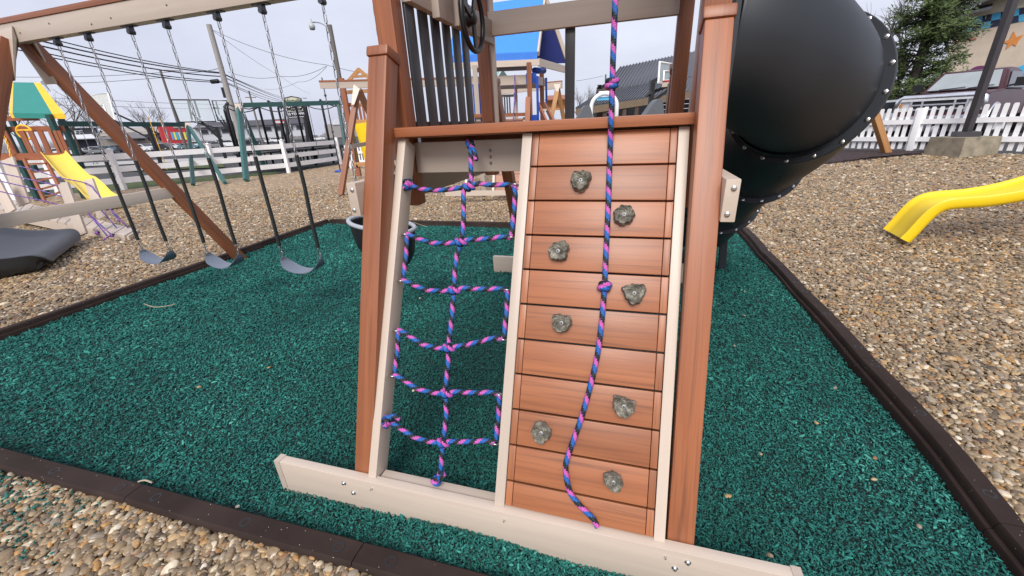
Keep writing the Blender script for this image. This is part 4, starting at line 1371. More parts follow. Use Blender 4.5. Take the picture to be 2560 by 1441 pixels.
part('end_board', MB().slab([A1 + dn * 0.05 + HR * 0.02, B1 + dn * 0.05 + HR * 0.02, B1 + dn * 0.95 + HR * 0.02, A1 + dn * 0.95 + HR * 0.02], HR * 0.04), TAN, rmp)
def rpost(px0, py0, px1, py1, d, w=0.045, h=0.17):
    return lumber('rope_post', D(px1, py1, d), D(px0, py0, d), w, h, TAN, rmp, up=HR, bevel=0.004)
rpost(159, 459, 207, 588, 7.0)
rpost(222, 450, 258, 545, 7.6)
rpost(20, 398, 62, 512, 8.6, h=0.26)
rpost(-12, 452, 30, 530, 8.3, h=0.2)
for k, ln in enumerate([[(0, 408, 8.6), (70, 421, 8.4), (145, 444, 7.9), (215, 459, 7.5), (245, 486, 7.3), (300, 556, 7.3)], [(0, 433, 8.3), (70, 448, 7.9), (150, 466, 7.05)], [(0, 453, 8.2), (90, 474, 7.6), (163, 494, 7.0)], [(0, 479, 8.1), (60, 493, 7.7), (118, 505, 7.3), (175, 522, 7.0)],
                        [(196, 512, 6.95), (225, 540, 6.9), (268, 590, 6.88)], [(208, 517, 6.95), (240, 552, 6.9), (284, 592, 6.88)], [(240, 510, 7.5), (270, 545, 7.5), (300, 580, 7.5)], [(262, 508, 7.5), (290, 538, 7.5), (322, 572, 7.6)]]):
    part('hand_rope', MB().tube(smooth_path([D(*p) for p in ln], 6), 0.0115, 8, uvlen=0.20), ROPEFAR, rmp, True)
for (px, py) in ((244, 583), (280, 589)):
    c_ = D(px, py, 6.84)
    part('rope_knot', MB().tube(coil(c_, HR, 0.022, 1.6, 0.03, 22), 0.013, 7, uvlen=0.2), ROPEFAR, rmp, True)
part('rope_end', MB().tube([D(276, 590, 6.83), D(262, 597, 6.8), D(258, 603, 6.8)], 0.012, 7, uvlen=0.2), ROPEFAR, rmp, True)

# ---- green-roofed playset at the left, with its own swing beam
gp = thing('green_roof_playset', G(108, 503), 'wooden playset with green and yellow roof, yellow wheel and faded yellow slide', 'playset')
dF = 12.6
def PL(nm, a, b, w, h, m, root=gp, up=(0, 0, 1), label=None):
    return lumber(nm, D(*a), D(*b), w, h, m, root, up, 0.0, label)
def post_px(nm, px, py, d, pyt, w, m, root, z0=None):
    g = D(px, py, d)
    lo = 0.0 + rise(g.x, g.y) if z0 is None else z0
    return lumber(nm, Vector((g.x, g.y, lo - 0.05)), Vector((g.x, g.y, D(px, pyt, d).z)), w, w, m, root, up=HF, bevel=0.0)
# posts
for (px, d, m) in ((33, 12.5, DGREEN), (158, 12.5, DGREEN), (62, 14.1, DGREEN), (184, 14.1, DGREEN)):
    g = D(px, 370, d)
    lumber('corner_post', Vector((g.x, g.y, -0.05)), Vector((g.x, g.y, 2.46)), 0.13, 0.13, m, gp, up=HF, bevel=0.0)
# canopy: two slopes, each in a green and two yellow widths
eL, eR, rL, rR, bL, bR = D(24, 284, 12.2), D(161, 286, 12.2), D(30, 207, 13.3), D(100, 208, 13.3), D(50, 285, 14.4), D(125, 287, 14.4)
for nm, f0, f1, m in (('canopy_stripe', 0.0, 0.055, YELROOF), ('canopy', 0.055, 0.78, GREENROOF), ('canopy_stripe', 0.78, 1.0, YELROOF)):
    q = [eL.lerp(eR, f0), eL.lerp(eR, f1), rL.lerp(rR, f1 if f1 < 1 else 1), rL.lerp(rR, f0)]
    mb = MB().slab(q, (0, 0, 0.012))
    q2 = [q[0], q[1], q[1] - UP * 0.13, q[0] - UP * 0.13]
    mb.slab(q2, HF * 0.012)
    q3 = [bL.lerp(bR, f0), bL.lerp(bR, f1), rL.lerp(rR, f1), rL.lerp(rR, f0)]
    mb.slab(q3, (0, 0, 0.012))
    part(nm, mb, m, gp)
mbf = MB().prism([D(100, 206, 12.9), D(111, 197, 12.9), D(108, 203, 12.9), D(126, 230, 12.9), D(108, 212, 12.9)], HF * 0.02)
part('flag', mbf, plain('grey_plastic_flag', (0.16, 0.17, 0.20), 0.5), gp)
PL('roof_beam', (10, 297, 12.5), (96, 296, 12.5), 0.05, 0.14, BROWNWD)
PL('hand_rail', (8, 324, 12.45), (160, 322, 12.45), 0.05, 0.16, BROWNWD)
PL('deck_beam', (0, 394, 12.45), (115, 393, 12.45), 0.05, 0.18, BROWNWD)
PL('deck_beam', (0, 387, 12.5), (175, 385, 12.5), 0.05, 0.07, BROWNWD)
for px in (16, 58, 80, 104, 128, 140, 150):
    a, b = D(px - 3, 328, 12.52), D(px + 24, 390, 12.52)
    a2 = Vector((b.x, b.y, a.z))
    lumber('rail_slat', b, a2, 0.16 if px < 120 else 0.10, 0.03, BROWNWD, gp, up=HF, bevel=0.0)
wcc = D(62, 331, 12.3)
sw2 = part('toy_wheel', MB().tube([wcc + HR * math.cos(a) * 0.24 + UP * math.sin(a) * 0.20 for a in [2 * math.pi * k / 28 for k in range(28)]], 0.028, 8, closed=True), YELROOF, gp, True)
part('wheel_spoke', MB().bar(wcc - HR * 0.22 + UP * 0.06, wcc + HR * 0.22 + UP * 0.06, 0.03, 0.05).bar(wcc + UP * 0.06, wcc - UP * 0.19, 0.03, 0.05, up=HR), YELROOF, sw2)
part('play_chain', chain_mesh(D(12, 338, 12.3), D(30, 400, 12.3), 0.12, 0.06, 0.012), YELROOF, gp, True)
# ladder
PL('ladder_rail', (60, 398, 12.4), (113, 505, 12.2), 0.10, 0.05, BROWNWD, up=HF)
PL('ladder_rail', (112, 398, 12.4), (150, 470, 12.25), 0.10, 0.05, BROWNWD, up=HF)
for k in range(5):
    f = (k + 0.6) / 5
    PL('ladder_rung', (60 + 53 * f, 398 + 107 * f, 12.35), (112 + 46 * f, 398 + 88 * f, 12.35), 0.08, 0.045, BROWNWD)
# its slide
s0, s1 = (D(108, 390, 12.2) + D(165, 386, 12.2)) / 2, (G(262, 528) + G(298, 516)) / 2
hw = (D(108, 390, 12.2) - D(165, 386, 12.2)).length / 2 * 0.74
stt = [s0.lerp(s1, f) + UP * z for f, z in ((0, 0.0), (0.06, -0.03), (0.2, -0.12), (0.4, -0.15), (0.55, 0.0), (0.68, 0.03), (0.8, -0.02), (0.9, 0.05), (0.97, 0.08), (1.0, 0.03))]
cd = (s1 - s0); cd.z = 0; cd.normalize()
trough(smooth_path(stt, 4), Vector((-cd.y, cd.x, 0)), hw, 0.12, 0.04, PALEYEL, 'slide_chute', gp)
# swing beam with legs
b0, b1 = D(148, 310, 13.6), D(470, 312, 18.2)
lumber('swing_beam', b0, b1, 0.10, 0.17, DGREEN, gp, bevel=0.0)
lumber('frame_leg', D(470, 314, 18.1), G(483, 462), 0.10, 0.12, DGREEN, gp, up=HF, bevel=0.0)
lumber('frame_leg', D(470, 314, 18.1), G(563, 458), 0.10, 0.12, TEALGREEN, gp, up=HF, bevel=0.0)
part('gusset_plate', MB().prism([D(447, 307, 18.0), D(472, 307, 18.0), D(482, 328, 18.0), D(476, 331, 18.0)], HF * 0.02), TAN, gp)
tb = D(256, 403, 15.3)
tz = thing('trapeze_bar', tb, 'dark trapeze bar with two rings hanging from the green swing beam', 'trapeze bar')
part('bar', MB().tube([tb - HR * 0.34 + UP * 0.05, tb + HR * 0.34 + UP * 0.07], 0.02, 8), BLACK, tz, True)
for s in (-1, 1):
    c_ = tb + HR * 0.30 * s
    part('ring', MB().tube([c_ + UP * 0.04 - HR * 0.02, c_ - UP * 0.09 - HR * 0.10, c_ - UP * 0.09 + HR * 0.10], 0.013, 6, closed=True), BLACK, tz, True)
    zt = b0.lerp(b1, 0.35)
    part('chain', MB().tube([c_ + UP * 0.06, Vector((c_.x, c_.y, 2.45))], 0.008, 5), ZINC, tz)
# yellow ropes of the next swing
rs_ = thing('rope_swing', D(410, 440, 16.8), 'black swing seat on yellow ropes under the green beam', 'swing')
for (px, pb) in ((400, 418), (428, 444)):
    g = D(pb, 425, 16.8)
    part('swing_rope', MB().tube([g, Vector((g.x, g.y, 2.5))], 0.014, 5), YELROOF, rs_)
part('seat', MB().box((-0.28, -0.1, -0.2), (0.28, 0.1, 0.0), Matrix.Translation(D(425, 430, 16.8)) @ Matrix.Rotation(-YAW * -1, 4, 'Z')), BLACK, rs_)

# ---- second green beam, in front of the trampolines
g2 = thing('green_swing_frame', G(615, 452), 'tall dark green swing frame standing in front of the trampolines', 'swing frame')
lumber('swing_beam', D(588, 264, 17.6), D(852, 257, 19.2), 0.10, 0.19, DGREEN, g2, bevel=0.0)
lumber('frame_leg', D(597, 268, 17.6), G(616, 452), 0.12, 0.20, TEALGREEN, g2, up=HF, bevel=0.0)
lumber('frame_leg', D(600, 268, 17.7), D(662, 418, 19.4), 0.12, 0.16, DGREEN, g2, up=HF, bevel=0.0)
lumber('frame_leg', D(846, 262, 19.2), D(872, 420, 19.6), 0.12, 0.16, DGREEN, g2, up=HF, bevel=0.0)
part('gusset_plate', MB().prism([D(586, 259, 17.45), D(608, 259, 17.45), D(601, 282, 17.45), D(590, 282, 17.45)], HF * 0.02), TAN, g2)
for px in (700, 770):
    g = D(px, 262, 18.3)
    part('swing_chain', MB().tube([Vector((g.x, g.y, 0.6)), Vector((g.x, g.y, 2.9))], 0.012, 5), BRACK, g2)

# ---- trampolines
def trampoline(px, py, d, R_, h, label, npole=6):
    c_ = D(px, py, d)
    c_.z = 0.0
    t = thing('trampoline', c_, label, 'trampoline', 'trampolines behind the white fence')
    part('frame_ring', MB().tube([c_ + Vector((R_ * math.cos(a), R_ * math.sin(a), 0.85)) for a in [2 * math.pi * k / 36 for k in range(36)]], 0.055, 6, closed=True), BLACK, t, True)
    part('mat', MB().lathe([(R_ * 0.9, 0.84), (R_ * 0.05, 0.80)], 32, Matrix.Translation(c_)), plain('trampoline_mat', (0.03, 0.03, 0.034), 0.7), t, True)
    for k in range(npole):
        a = 2 * math.pi * k / npole + 0.4
        p = c_ + Vector((R_ * 1.03 * math.cos(a), R_ * 1.03 * math.sin(a), 0))
        part('net_pole', MB().tube([p, p + UP * (h - 0.25), p + UP * h - (p - c_).normalized() * 0.12], 0.062, 7), BLACK, t, True)
        q = c_ + Vector((R_ * 1.03 * math.cos(a + 2 * math.pi / npole), R_ * 1.03 * math.sin(a + 2 * math.pi / npole), 0))
        rail = [p.lerp(q, f) + UP * (h - 0.05 - 0.28 * math.sin(math.pi * f)) for f in (0, 0.25, 0.5, 0.75, 1)]
        part('net_rope', MB().tube(rail, 0.028, 5), BLACK, t, True)
        part('leg', MB().tube([p + UP * 0.8, p + Vector((0, 0, 0)), q.lerp(p, 0.8), q.lerp(p, 0.8) + UP * 0.8], 0.035, 6), BLACK, t, True)
    return t
trampoline(690, 385, 21.5, 1.9, 3.15, 'trampoline with tall black net poles, left of the pair behind the white fence')
trampoline(806, 372, 24.0, 1.9, 3.3, 'trampoline with tall black net poles, right of the pair, next to the lamp pole')

# ---- basketball hoops
def hoop(corners, d, mboard, border, post, arms, label, inner=None):
    q = [D(*c_, d) for c_ in corners]
    base = D(*post[1], d + 0.6)
    base.z = 0
    t = thing('basketball_hoop', base, label, 'basketball hoop', 'basketball hoops')
    part('backboard', MB().slab(q, HF * 0.03), mboard, t)
    mb = MB()
    w = border
    part('board_frame', MB().tube(q, w, 4, closed=True), BLACK if mboard is GLASS and 'white framed' not in label else WHITE, t)
    if inner:
        part('target_frame', MB().tube([D(*c_, d - 0.03) for c_ in inner], w * 0.7, 4, closed=True), WHITE, t)
    g0, g1 = post
    tp = D(*g0, d + 0.6)
    part('post', MB().bar(base, Vector((base.x, base.y, tp.z)), 0.15, 0.15, up=HF), BLACK, t)
    for (a, b) in arms:
        part('arm', MB().bar(D(*a, d + 0.1), D(*b, d + 0.55), 0.07, 0.09), BLACK, t)
    return t
PALEB = plain('pale_grey_board', (0.46, 0.47, 0.45), 0.5)
hoop([(222, 240), (270, 233), (288, 300), (244, 300)], 24, PALEB, 0.05, ((372, 318), (397, 395)), [((285, 283), (372, 322)), ((283, 300), (372, 345)), ((290, 285), (398, 335))], 'pale backboard basketball hoop above the left green beam, long black arm', [(243, 264), (259, 263), (270, 294), (255, 295)])
hoop([(428, 250), (522, 250), (540, 304), (449, 306)], 27, GLASS, 0.05, ((545, 318), (557, 372)), [((470, 252), (480, 300)), ((486, 252), (500, 296)), ((478, 282), (552, 350)), ((500, 300), (556, 352)), ((478, 303), (545, 322))], 'glass backboard basketball hoop with black arms, left of the two before the pole')
hoop([(530, 252), (566, 252), (578, 300), (545, 302)], 30, GLASS, 0.05, ((570, 274), (592, 372)), [((540, 254), (548, 288)), ((540, 288), (572, 330)), ((552, 290), (580, 340)), ((533, 270), (548, 271))], 'glass backboard basketball hoop right beside the pale utility pole')
hoop([(1649, 156), (1692, 162), (1692, 210), (1646, 207)], 13, GLASS, 0.045, ((1627, 205), (1624, 300)), [((1690, 207), (1630, 232)), ((1646, 197), (1626, 207)), ((1690, 212), (1626, 258)), ((1626, 232), (1616, 240))], 'white framed basketball backboard with red rim in front of the dark metal roof', [(1660, 178), (1677, 178), (1675, 200), (1659, 201)])
rr_ = D(1668, 205, 12.7)
part('rim', MB().tube([rr_ + HR * 0.2 * math.cos(a) - HF * (0.2 + 0.2 * math.sin(a)) for a in [2 * math.pi * k / 18 for k in range(18)]], 0.018, 6, closed=True), RED, bpy.data.objects['basketball_hoop.003'], True)

# ---- utility poles, lamp and wires
def utility_pole(px, py, d, pxt, pyt, w, m, label, name='utility_pole', taper=0.75, cat='utility pole'):
    b = D(px, py, d)
    b.z = -0.1
    zt = post_to(b, pxt, pyt)
    t = thing(name, b, label, cat, 'wooden poles along the road')
    part('pole', MB().tube([b, b + UP * zt * 0.5, b + UP * zt], [w / 2, w / 2 * (1 + taper) / 2, w / 2 * taper], 10), m, t, True, 40)
    return t, b, zt
pole1, pb1, pz1 = utility_pole(617, 400, 28, 520, 57, 0.40, POLELT, 'tall pale wooden utility pole carrying a black transformer box')
bx = D(563, 232, 27.7)
part('meter_box', MB().box((-0.14, -0.12, -0.32), (0.14, 0.12, 0.32), Matrix.Translation(bx)), BLACK, pole1)
spl = D(537, 204, 27.5)
part('splice_case', MB().lathe([(0.05, -0.36), (0.14, -0.28), (0.14, 0.28), (0.05, 0.36)], 10, Matrix.Translation(spl) @ Matrix.Rotation(math.pi / 2, 4, 'Y')), BLACK, pole1, True)
pole2, pb2, pz2 = utility_pole(886, 395, 27, 808, 57, 0.30, POLEWD, 'dark wooden pole with a street lamp arm beside the brown swing frame', name='lamp_pole', cat='street lamp')
lt_ = Vector((pb2.x, pb2.y, pz2))
part('lamp_arm', MB().tube(smooth_path([lt_ - UP * 0.3, D(800, 58, 27), D(780, 56, 27)], 6), 0.035, 6), ZINC, pole2, True)
lm_ = D(779, 62, 27)
part('lamp_head', MB().lathe([(0.16, -0.30), (0.21, -0.1), (0.14, 0.05), (0.06, 0.10), (0.05, 0.32), (0.02, 0.36)], 14, Matrix.Translation(lm_)), plain('lamp_grey', (0.42, 0.43, 0.42), 0.4), pole2, True)
pole3, pb3, pz3 = utility_pole(470, 385, 55, 429, 173, 0.36, POLEWD, 'thin far utility pole behind the left glass backboard')
part('crossarm', MB().bar(D(412, 176, 55), D(447, 178, 55), 0.1, 0.12), POLEWD, pole3)
pole4, pb4, pz4 = utility_pole(660, 372, 75, 624, 226, 0.36, POLEWD, 'distant utility pole with a crossarm left of the store sign')
part('crossarm', MB().bar(D(613, 244, 75), D(640, 244, 75), 0.12, 0.15), POLEWD, pole4)
pole5, pb5, pz5 = utility_pole(775, 350, 95, 757, 244, 0.36, POLEWD, 'most distant utility pole right of the store sign')
part('crossarm', MB().bar(D(757, 246, 95), D(767, 246, 95), 0.12, 0.15), POLEWD, pole5)
WIREM = plain('black_cable', (0.02, 0.02, 0.022), 0.6)
def wire(lst, r, label, sag=0.0):
    pts = []
    P_ = [D(*p) for p in lst]
    for i in range(len(P_) - 1):
        for k in range(10):
            f = k / 10
            pts.append(P_[i].lerp(P_[i + 1], f) - UP * (sag * 4 * f * (1 - f)))
    pts.append(P_[-1])
    o = part('power_line', MB().tube(pts, r, 5), WIREM, None, True)
    return tag(o, label, 'power line', 'power lines over the road')
wire([(60, 80, 17), (553, 182, 28), (716, 246, 85)], 0.026, 'uppermost of the five heavy cables fixed to the pale pole', 0.2)
wire([(50, 90, 17), (555, 184, 28), (714, 249, 85)], 0.034, 'second from the top of the five heavy cables fixed to the pale pole', 0.22)
wire([(40, 100, 17), (557, 192, 28), (712, 253, 85)], 0.034, 'middle one of the five heavy cables fixed to the pale pole', 0.25)
wire([(40, 116, 17), (560, 204, 28), (708, 255, 85)], 0.026, 'fourth from the top of the five heavy cables fixed to the pale pole', 0.25)
wire([(40, 124, 17), (562, 207, 28), (702, 259, 85)], 0.026, 'lowest of the five heavy cables fixed to the pale pole, with the splice case', 0.28)
wire([(527, 73, 28), (817, 163, 27)], 0.014, 'thin wire from the top of the pale pole straight to the lamp pole', 0.35)
wire([(527, 73, 28), (700, 190, 45), (775, 235, 70)], 0.013, 'thin wire falling steeply from the top of the pale pole', 0.2)
wire([(570, 180, 28), (700, 191, 28), (817, 165, 27)], 0.013, 'thin drooping wire between the pale pole and the lamp pole', 0.25)
wire([(660, 223, 60), (745, 205, 40), (817, 167, 27)], 0.013, 'lower drooping wire running into the lamp pole', 0.3)
wire([(817, 163, 27), (960, 190, 35)], 0.014, 'thin wire leaving the lamp pole to the right', 0.1)
wire([(-20, 192, 60), (430, 180, 55), (560, 168, 45)], 0.03, 'high thin line to the far pole behind the left backboards', 0.3)
wire([(-20, 212, 60), (430, 192, 55)], 0.03, 'lower thin line to the far pole behind the left backboards', 0.3)
wire([(-20, 232, 70), (250, 250, 65), (640, 262, 75)], 0.03, 'far thin line passing behind the pale backboard', 0.2)
wire([(-20, 252, 70), (250, 265, 65), (640, 272, 75)], 0.03, 'far thin line passing low behind the pale backboard', 0.2)
wire([(1440, 203, 50), (1508, 190, 60)], 0.02, 'short thin wire left of the dark metal roof', 0.05)

# ---- far side of the road: stores, signs, cars
def horizon_at(px):
    return 316.0 - 0.0496 * (px - 1280)
class Front:
    """an upright facade facing the yard at a given distance; its pieces are placed by their pixels"""
    def __init__(s, pxc, d, yaw=0.0):
        s.c = D(pxc, horizon_at(pxc), d)
        s.x = Matrix.Rotation(yaw, 3, 'Z') @ HR
        s.y = Vector((-s.x.y, s.x.x, 0))
    def at(s, px, py, off=0.0):
        r = ray(px, py)
        t = (s.c - s.y * off - CAM).dot(s.y) / r.dot(s.y)
        return CAM + r * t
    def slab(s, px0, px1, py0, py1, depth, off=0.0, tilt=True):
        h = -0.0496 * (px1 - px0) if tilt else 0
        q = [s.at(px0, py1, off), s.at(px1, py1 + h, off), s.at(px1, py0 + h, off), s.at(px0, py0, off)]
        # true upright, level box through those corners
        z0, z1 = min(q[0].z, q[1].z), max(q[2].z, q[3].z)
        a, b = q[0].copy(), q[1].copy()
        q = [Vector((a.x, a.y, z0)), Vector((b.x, b.y, z0)), Vector((b.x, b.y, z1)), Vector((a.x, a.y, z1))]
        return MB().slab(q, s.y * depth)
SHED = plain('tan_metal_wall', (0.36, 0.33, 0.29), 0.6)
ROOFG = plain('grey_shingle', (0.16, 0.155, 0.165), 0.85)
ROOFD = plain('dark_shingle', (0.075, 0.072, 0.085), 0.85)
DKWALL = plain('dark_navy_siding', (0.045, 0.05, 0.065), 0.6)
LTWALL = plain('white_siding', (0.62, 0.63, 0.66), 0.6)
f1 = Front(205, 148, yaw=0.87)
st1 = thing('store_building', f1.at(205, 390), 'dark store with white awning and white grilled upstairs windows', 'building')
part('wall', f1.slab(148, 262, 320, 378, 10), DKWALL, st1)
part('roof', f1.slab(140, 268, 314, 322, 11, 0.6), LTWALL, st1)
for px in (160, 189, 249):
    w_ = part('window', f1.slab(px, px + 22, 327, 338, 0.1, 0.15), LTWALL, st1)
    for (a, b, c_, e) in ((2, 10, 328.5, 332), (12, 20, 328.5, 332), (2, 10, 333.5, 337), (12, 20, 333.5, 337)):
        part('pane', f1.slab(px + a, px + b, c_, e, 0.05, 0.22), CARGLASS, w_)
part('awning', MB().slab([f1.at(160, 350, 2.5), f1.at(255, 347, 2.5), f1.at(250, 337, 0.1), f1.at(160, 340, 0.1)], UP * 0.3), LTWALL, st1)
f2 = Front(345, 140, yaw=0.80)
st2 = thing('store_building', f2.at(345, 390), 'long low tan roofed store between the dark store and the red store', 'building')
part('wall', f2.slab(255, 432, 336, 380, 12), SHED, st2)
part('roof', MB().slab([f2.at(250, 342, 1.5), f2.at(436, 333, 1.5), f2.at(430, 316, -6), f2.at(262, 324, -6)], UP * 0.2), plain('tan_roof', (0.34, 0.31, 0.28), 0.8), st2)
part('porch_roof', MB().slab([f2.at(240, 350, 5), f2.at(372, 346, 5), f2.at(335, 333, 1.6), f2.at(300, 335, 1.6)], UP * 0.2), ROOFG, st2)
for px in (345, 372, 400):
    part('window', f2.slab(px, px + 18, 343, 352, 0.1, 0.1), CARGLASS, st2)
part('door_sign', f2.slab(374, 388, 340, 349, 0.1, 0.4), HONEY, st2)
f3 = Front(452, 133, yaw=0.74)
st3 = thing('store_building', f3.at(452, 390), 'red store with bright posters along its windows', 'building')
part('wall', f3.slab(416, 484, 316, 372, 9), RED, st3)
part('sign_board', f3.slab(434, 460, 316, 321, 0.2, 0.2), SHED, st3)
COLS = [(0.10, 0.35, 0.65), (0.75, 0.72, 0.15), (0.05, 0.45, 0.65), (0.6, 0.6, 0.62), (0.10, 0.25, 0.6), (0.8, 0.7, 0.1), (0.2, 0.5, 0.3)]
for k in range(7):
    part('poster', f3.slab(432 + k * 6.3, 437 + k * 6.3, 331, 350, 0.1, 0.15), plain('poster_print', COLS[k], 0.6), st3)
f4 = Front(640, 166, yaw=0.62)
st4 = thing('store_building', f4.at(640, 372), 'long white store under a dark roof behind the trampolines', 'building')
part('wall', f4.slab(486, 770, 322, 353, 14), LTWALL, st4)
part('roof', MB().slab([f4.at(482, 323, 1.2), f4.at(774, 309, 1.2), f4.at(762, 297, -7), f4.at(500, 309, -7)], UP * 0.3), ROOFD, st4)
part('parapet', f4.slab(560, 600, 310, 322, 1.0, 1.5), ROOFD, st4)
for px in (504, 528, 556, 662, 690, 716, 742):
    wd_ = part('window', f4.slab(px, px + 17, 326 - 0.0496 * (px - 504), 335 - 0.0496 * (px - 504), 0.1, 0.12), CARGLASS, st4)
    part('window_frame', f4.slab(px - 1, px + 18, 335 - 0.0496 * (px - 504), 336.5 - 0.0496 * (px - 504), 0.1, 0.2), ROOFG, wd_)
for px in (548, 575, 706):
    part('door', f4.slab(px, px + 7, 327 - 0.0496 * (px - 504), 345 - 0.0496 * (px - 504), 0.1, 0.12), ROOFG, st4)
f7 = Front(850, 157, yaw=0.46)
st5 = thing('store_building', f7.at(850, 352), 'small distant store with a white gable right of the trampolines', 'building')
part('wall', f7.slab(820, 905, 312, 345, 9), plain('taupe_siding', (0.33, 0.30, 0.29), 0.7), st5)
part('gable', MB().prism([f7.at(832, 313, 0.3), f7.at(858, 311, 0.3), f7.at(850, 298, 0.3), f7.at(838, 299, 0.3)], f7.y * 4), LTWALL, st5)
# the big store sign, with its lettering
def text_mesh(txt, size, m, name, parent, mw, shear=0.0, bold=0.0, extrude=0.01, width=None):
    cu = bpy.data.curves.new(name, 'FONT')
    cu.body = txt
    cu.size = size
    cu.align_x = 'CENTER'
    cu.align_y = 'CENTER'
    cu.shear = shear
    cu.offset = bold
    cu.extrude = extrude
    tmp = bpy.data.objects.new('lettering_source', cu)
    COL.objects.link(tmp)
    bpy.context.view_layer.update()
    me = bpy.data.meshes.new_from_object(tmp.evaluated_get(bpy.context.evaluated_depsgraph_get()))
    bpy.data.objects.remove(tmp)
    if width:
        xs = [v.co.x for v in me.vertices]
        k = width / (max(xs) - min(xs))
        for v in me.vertices:
            v.co.x *= k
    me.materials.clear()
    me.materials.append(m)
    return part(name, me, m, parent, mw=mw)
f5 = Front(738, 60, yaw=0.45)
sgn = thing('store_sign', f5.at(738, 372), 'tall roadside sign board with a rounded cream top and white lettering', 'sign')
part('post', MB().bar(f5.at(722, 372), f5.at(712, 262), 0.35, 0.35, up=HF), BLACK, sgn)
part('post', MB().bar(f5.at(772, 366), f5.at(757, 258), 0.35, 0.35, up=HF), BLACK, sgn)
CREAM = plain('cream_sign_face', (0.62, 0.58, 0.44), 0.5)
SGNBLK = plain('sign_black', (0.02, 0.021, 0.028), 0.4)
topq = [f5.at(709, 260, 0.2), f5.at(757, 257, 0.2), f5.at(748, 245, 0.2), f5.at(728, 241.5, 0.2), f5.at(710, 246, 0.2)]
hd_ = part('sign_head', MB().prism(topq, f5.y * 0.3), CREAM, sgn)
part('head_rim', MB().tube([topq[1], topq[2], topq[3], topq[4], topq[0]], 0.06, 5), SGNBLK, sgn)
part('sign_panel', MB().prism([f5.at(711, 260, 0.2), f5.at(757, 257, 0.2), f5.at(759, 270, 0.2), f5.at(713, 273, 0.2)], f5.y * 0.3), SGNBLK, sgn)
part('sign_panel', MB().prism([f5.at(712, 273, 0.22), f5.at(758, 270, 0.22), f5.at(759, 277, 0.22), f5.at(713, 280, 0.22)], f5.y * 0.3), CREAM, sgn)
part('sign_panel', MB().prism([f5.at(714, 281, 0.2), f5.at(760, 278, 0.2), f5.at(762, 295, 0.2), f5.at(716, 297, 0.2)], f5.y * 0.3), SGNBLK, sgn)
def sign_mtx(px, py, off):
    m_ = Matrix((f5.x, UP, -f5.y)).transposed().to_4x4()
    m_.translation = f5.at(px, py, off)
    return m_
TXTG = plain('green_lettering', (0.05, 0.14, 0.08), 0.5)
text_mesh('Hartville', 0.80, TXTG, 'lettering', sgn, sign_mtx(731, 252.5, 0.24), shear=0.35, width=2.2)
text_mesh('OUTDOOR', 0.72, WHITE, 'lettering', sgn, sign_mtx(735, 266, 0.24), bold=0.012, width=2.6)
text_mesh('PRODUCTS', 0.42, SGNBLK, 'lettering', sgn, sign_mtx(736, 275.2, 0.26), bold=0.008, width=2.6)
text_mesh('330 877-8888', 0.50, WHITE, 'lettering', sgn, sign_mtx(738, 286, 0.24), bold=0.012, width=2.55)
part('sign_line', MB().slab([f5.at(718, 293.6, 0.24), f5.at(760, 291.4, 0.24), f5.at(760, 292.6, 0.24), f5.at(718, 294.8, 0.24)], f5.y * 0.02), WHITE, sgn)
f6 = Front(702, 75, yaw=0.47)
sg2 = thing('store_sign', f6.at(702, 366), 'small red and grey sign board on a single dark post', 'sign')
part('post', MB().bar(f6.at(708, 356), f6.at(702, 305), 0.3, 0.3, up=HF), BLACK, sg2)
part('sign_panel', MB().prism([f6.at(685, 301, 0.2), f6.at(715, 300, 0.2), f6.at(716, 309.5, 0.2), f6.at(686, 310.5, 0.2)], f6.y * 0.3), RED, sg2)
part('sign_panel', MB().prism([f6.at(686.5, 303, 0.25), f6.at(702, 302.5, 0.25), f6.at(702, 308, 0.25), f6.at(687, 308.5, 0.25)], f6.y * 0.1), LTWALL, sg2)
part('sign_line', MB().prism([f6.at(704, 305, 0.25), f6.at(713.5, 304.7, 0.25), f6.at(713.5, 307.5, 0.25), f6.at(704, 307.8, 0.25)], f6.y * 0.1), WHITE, sg2)

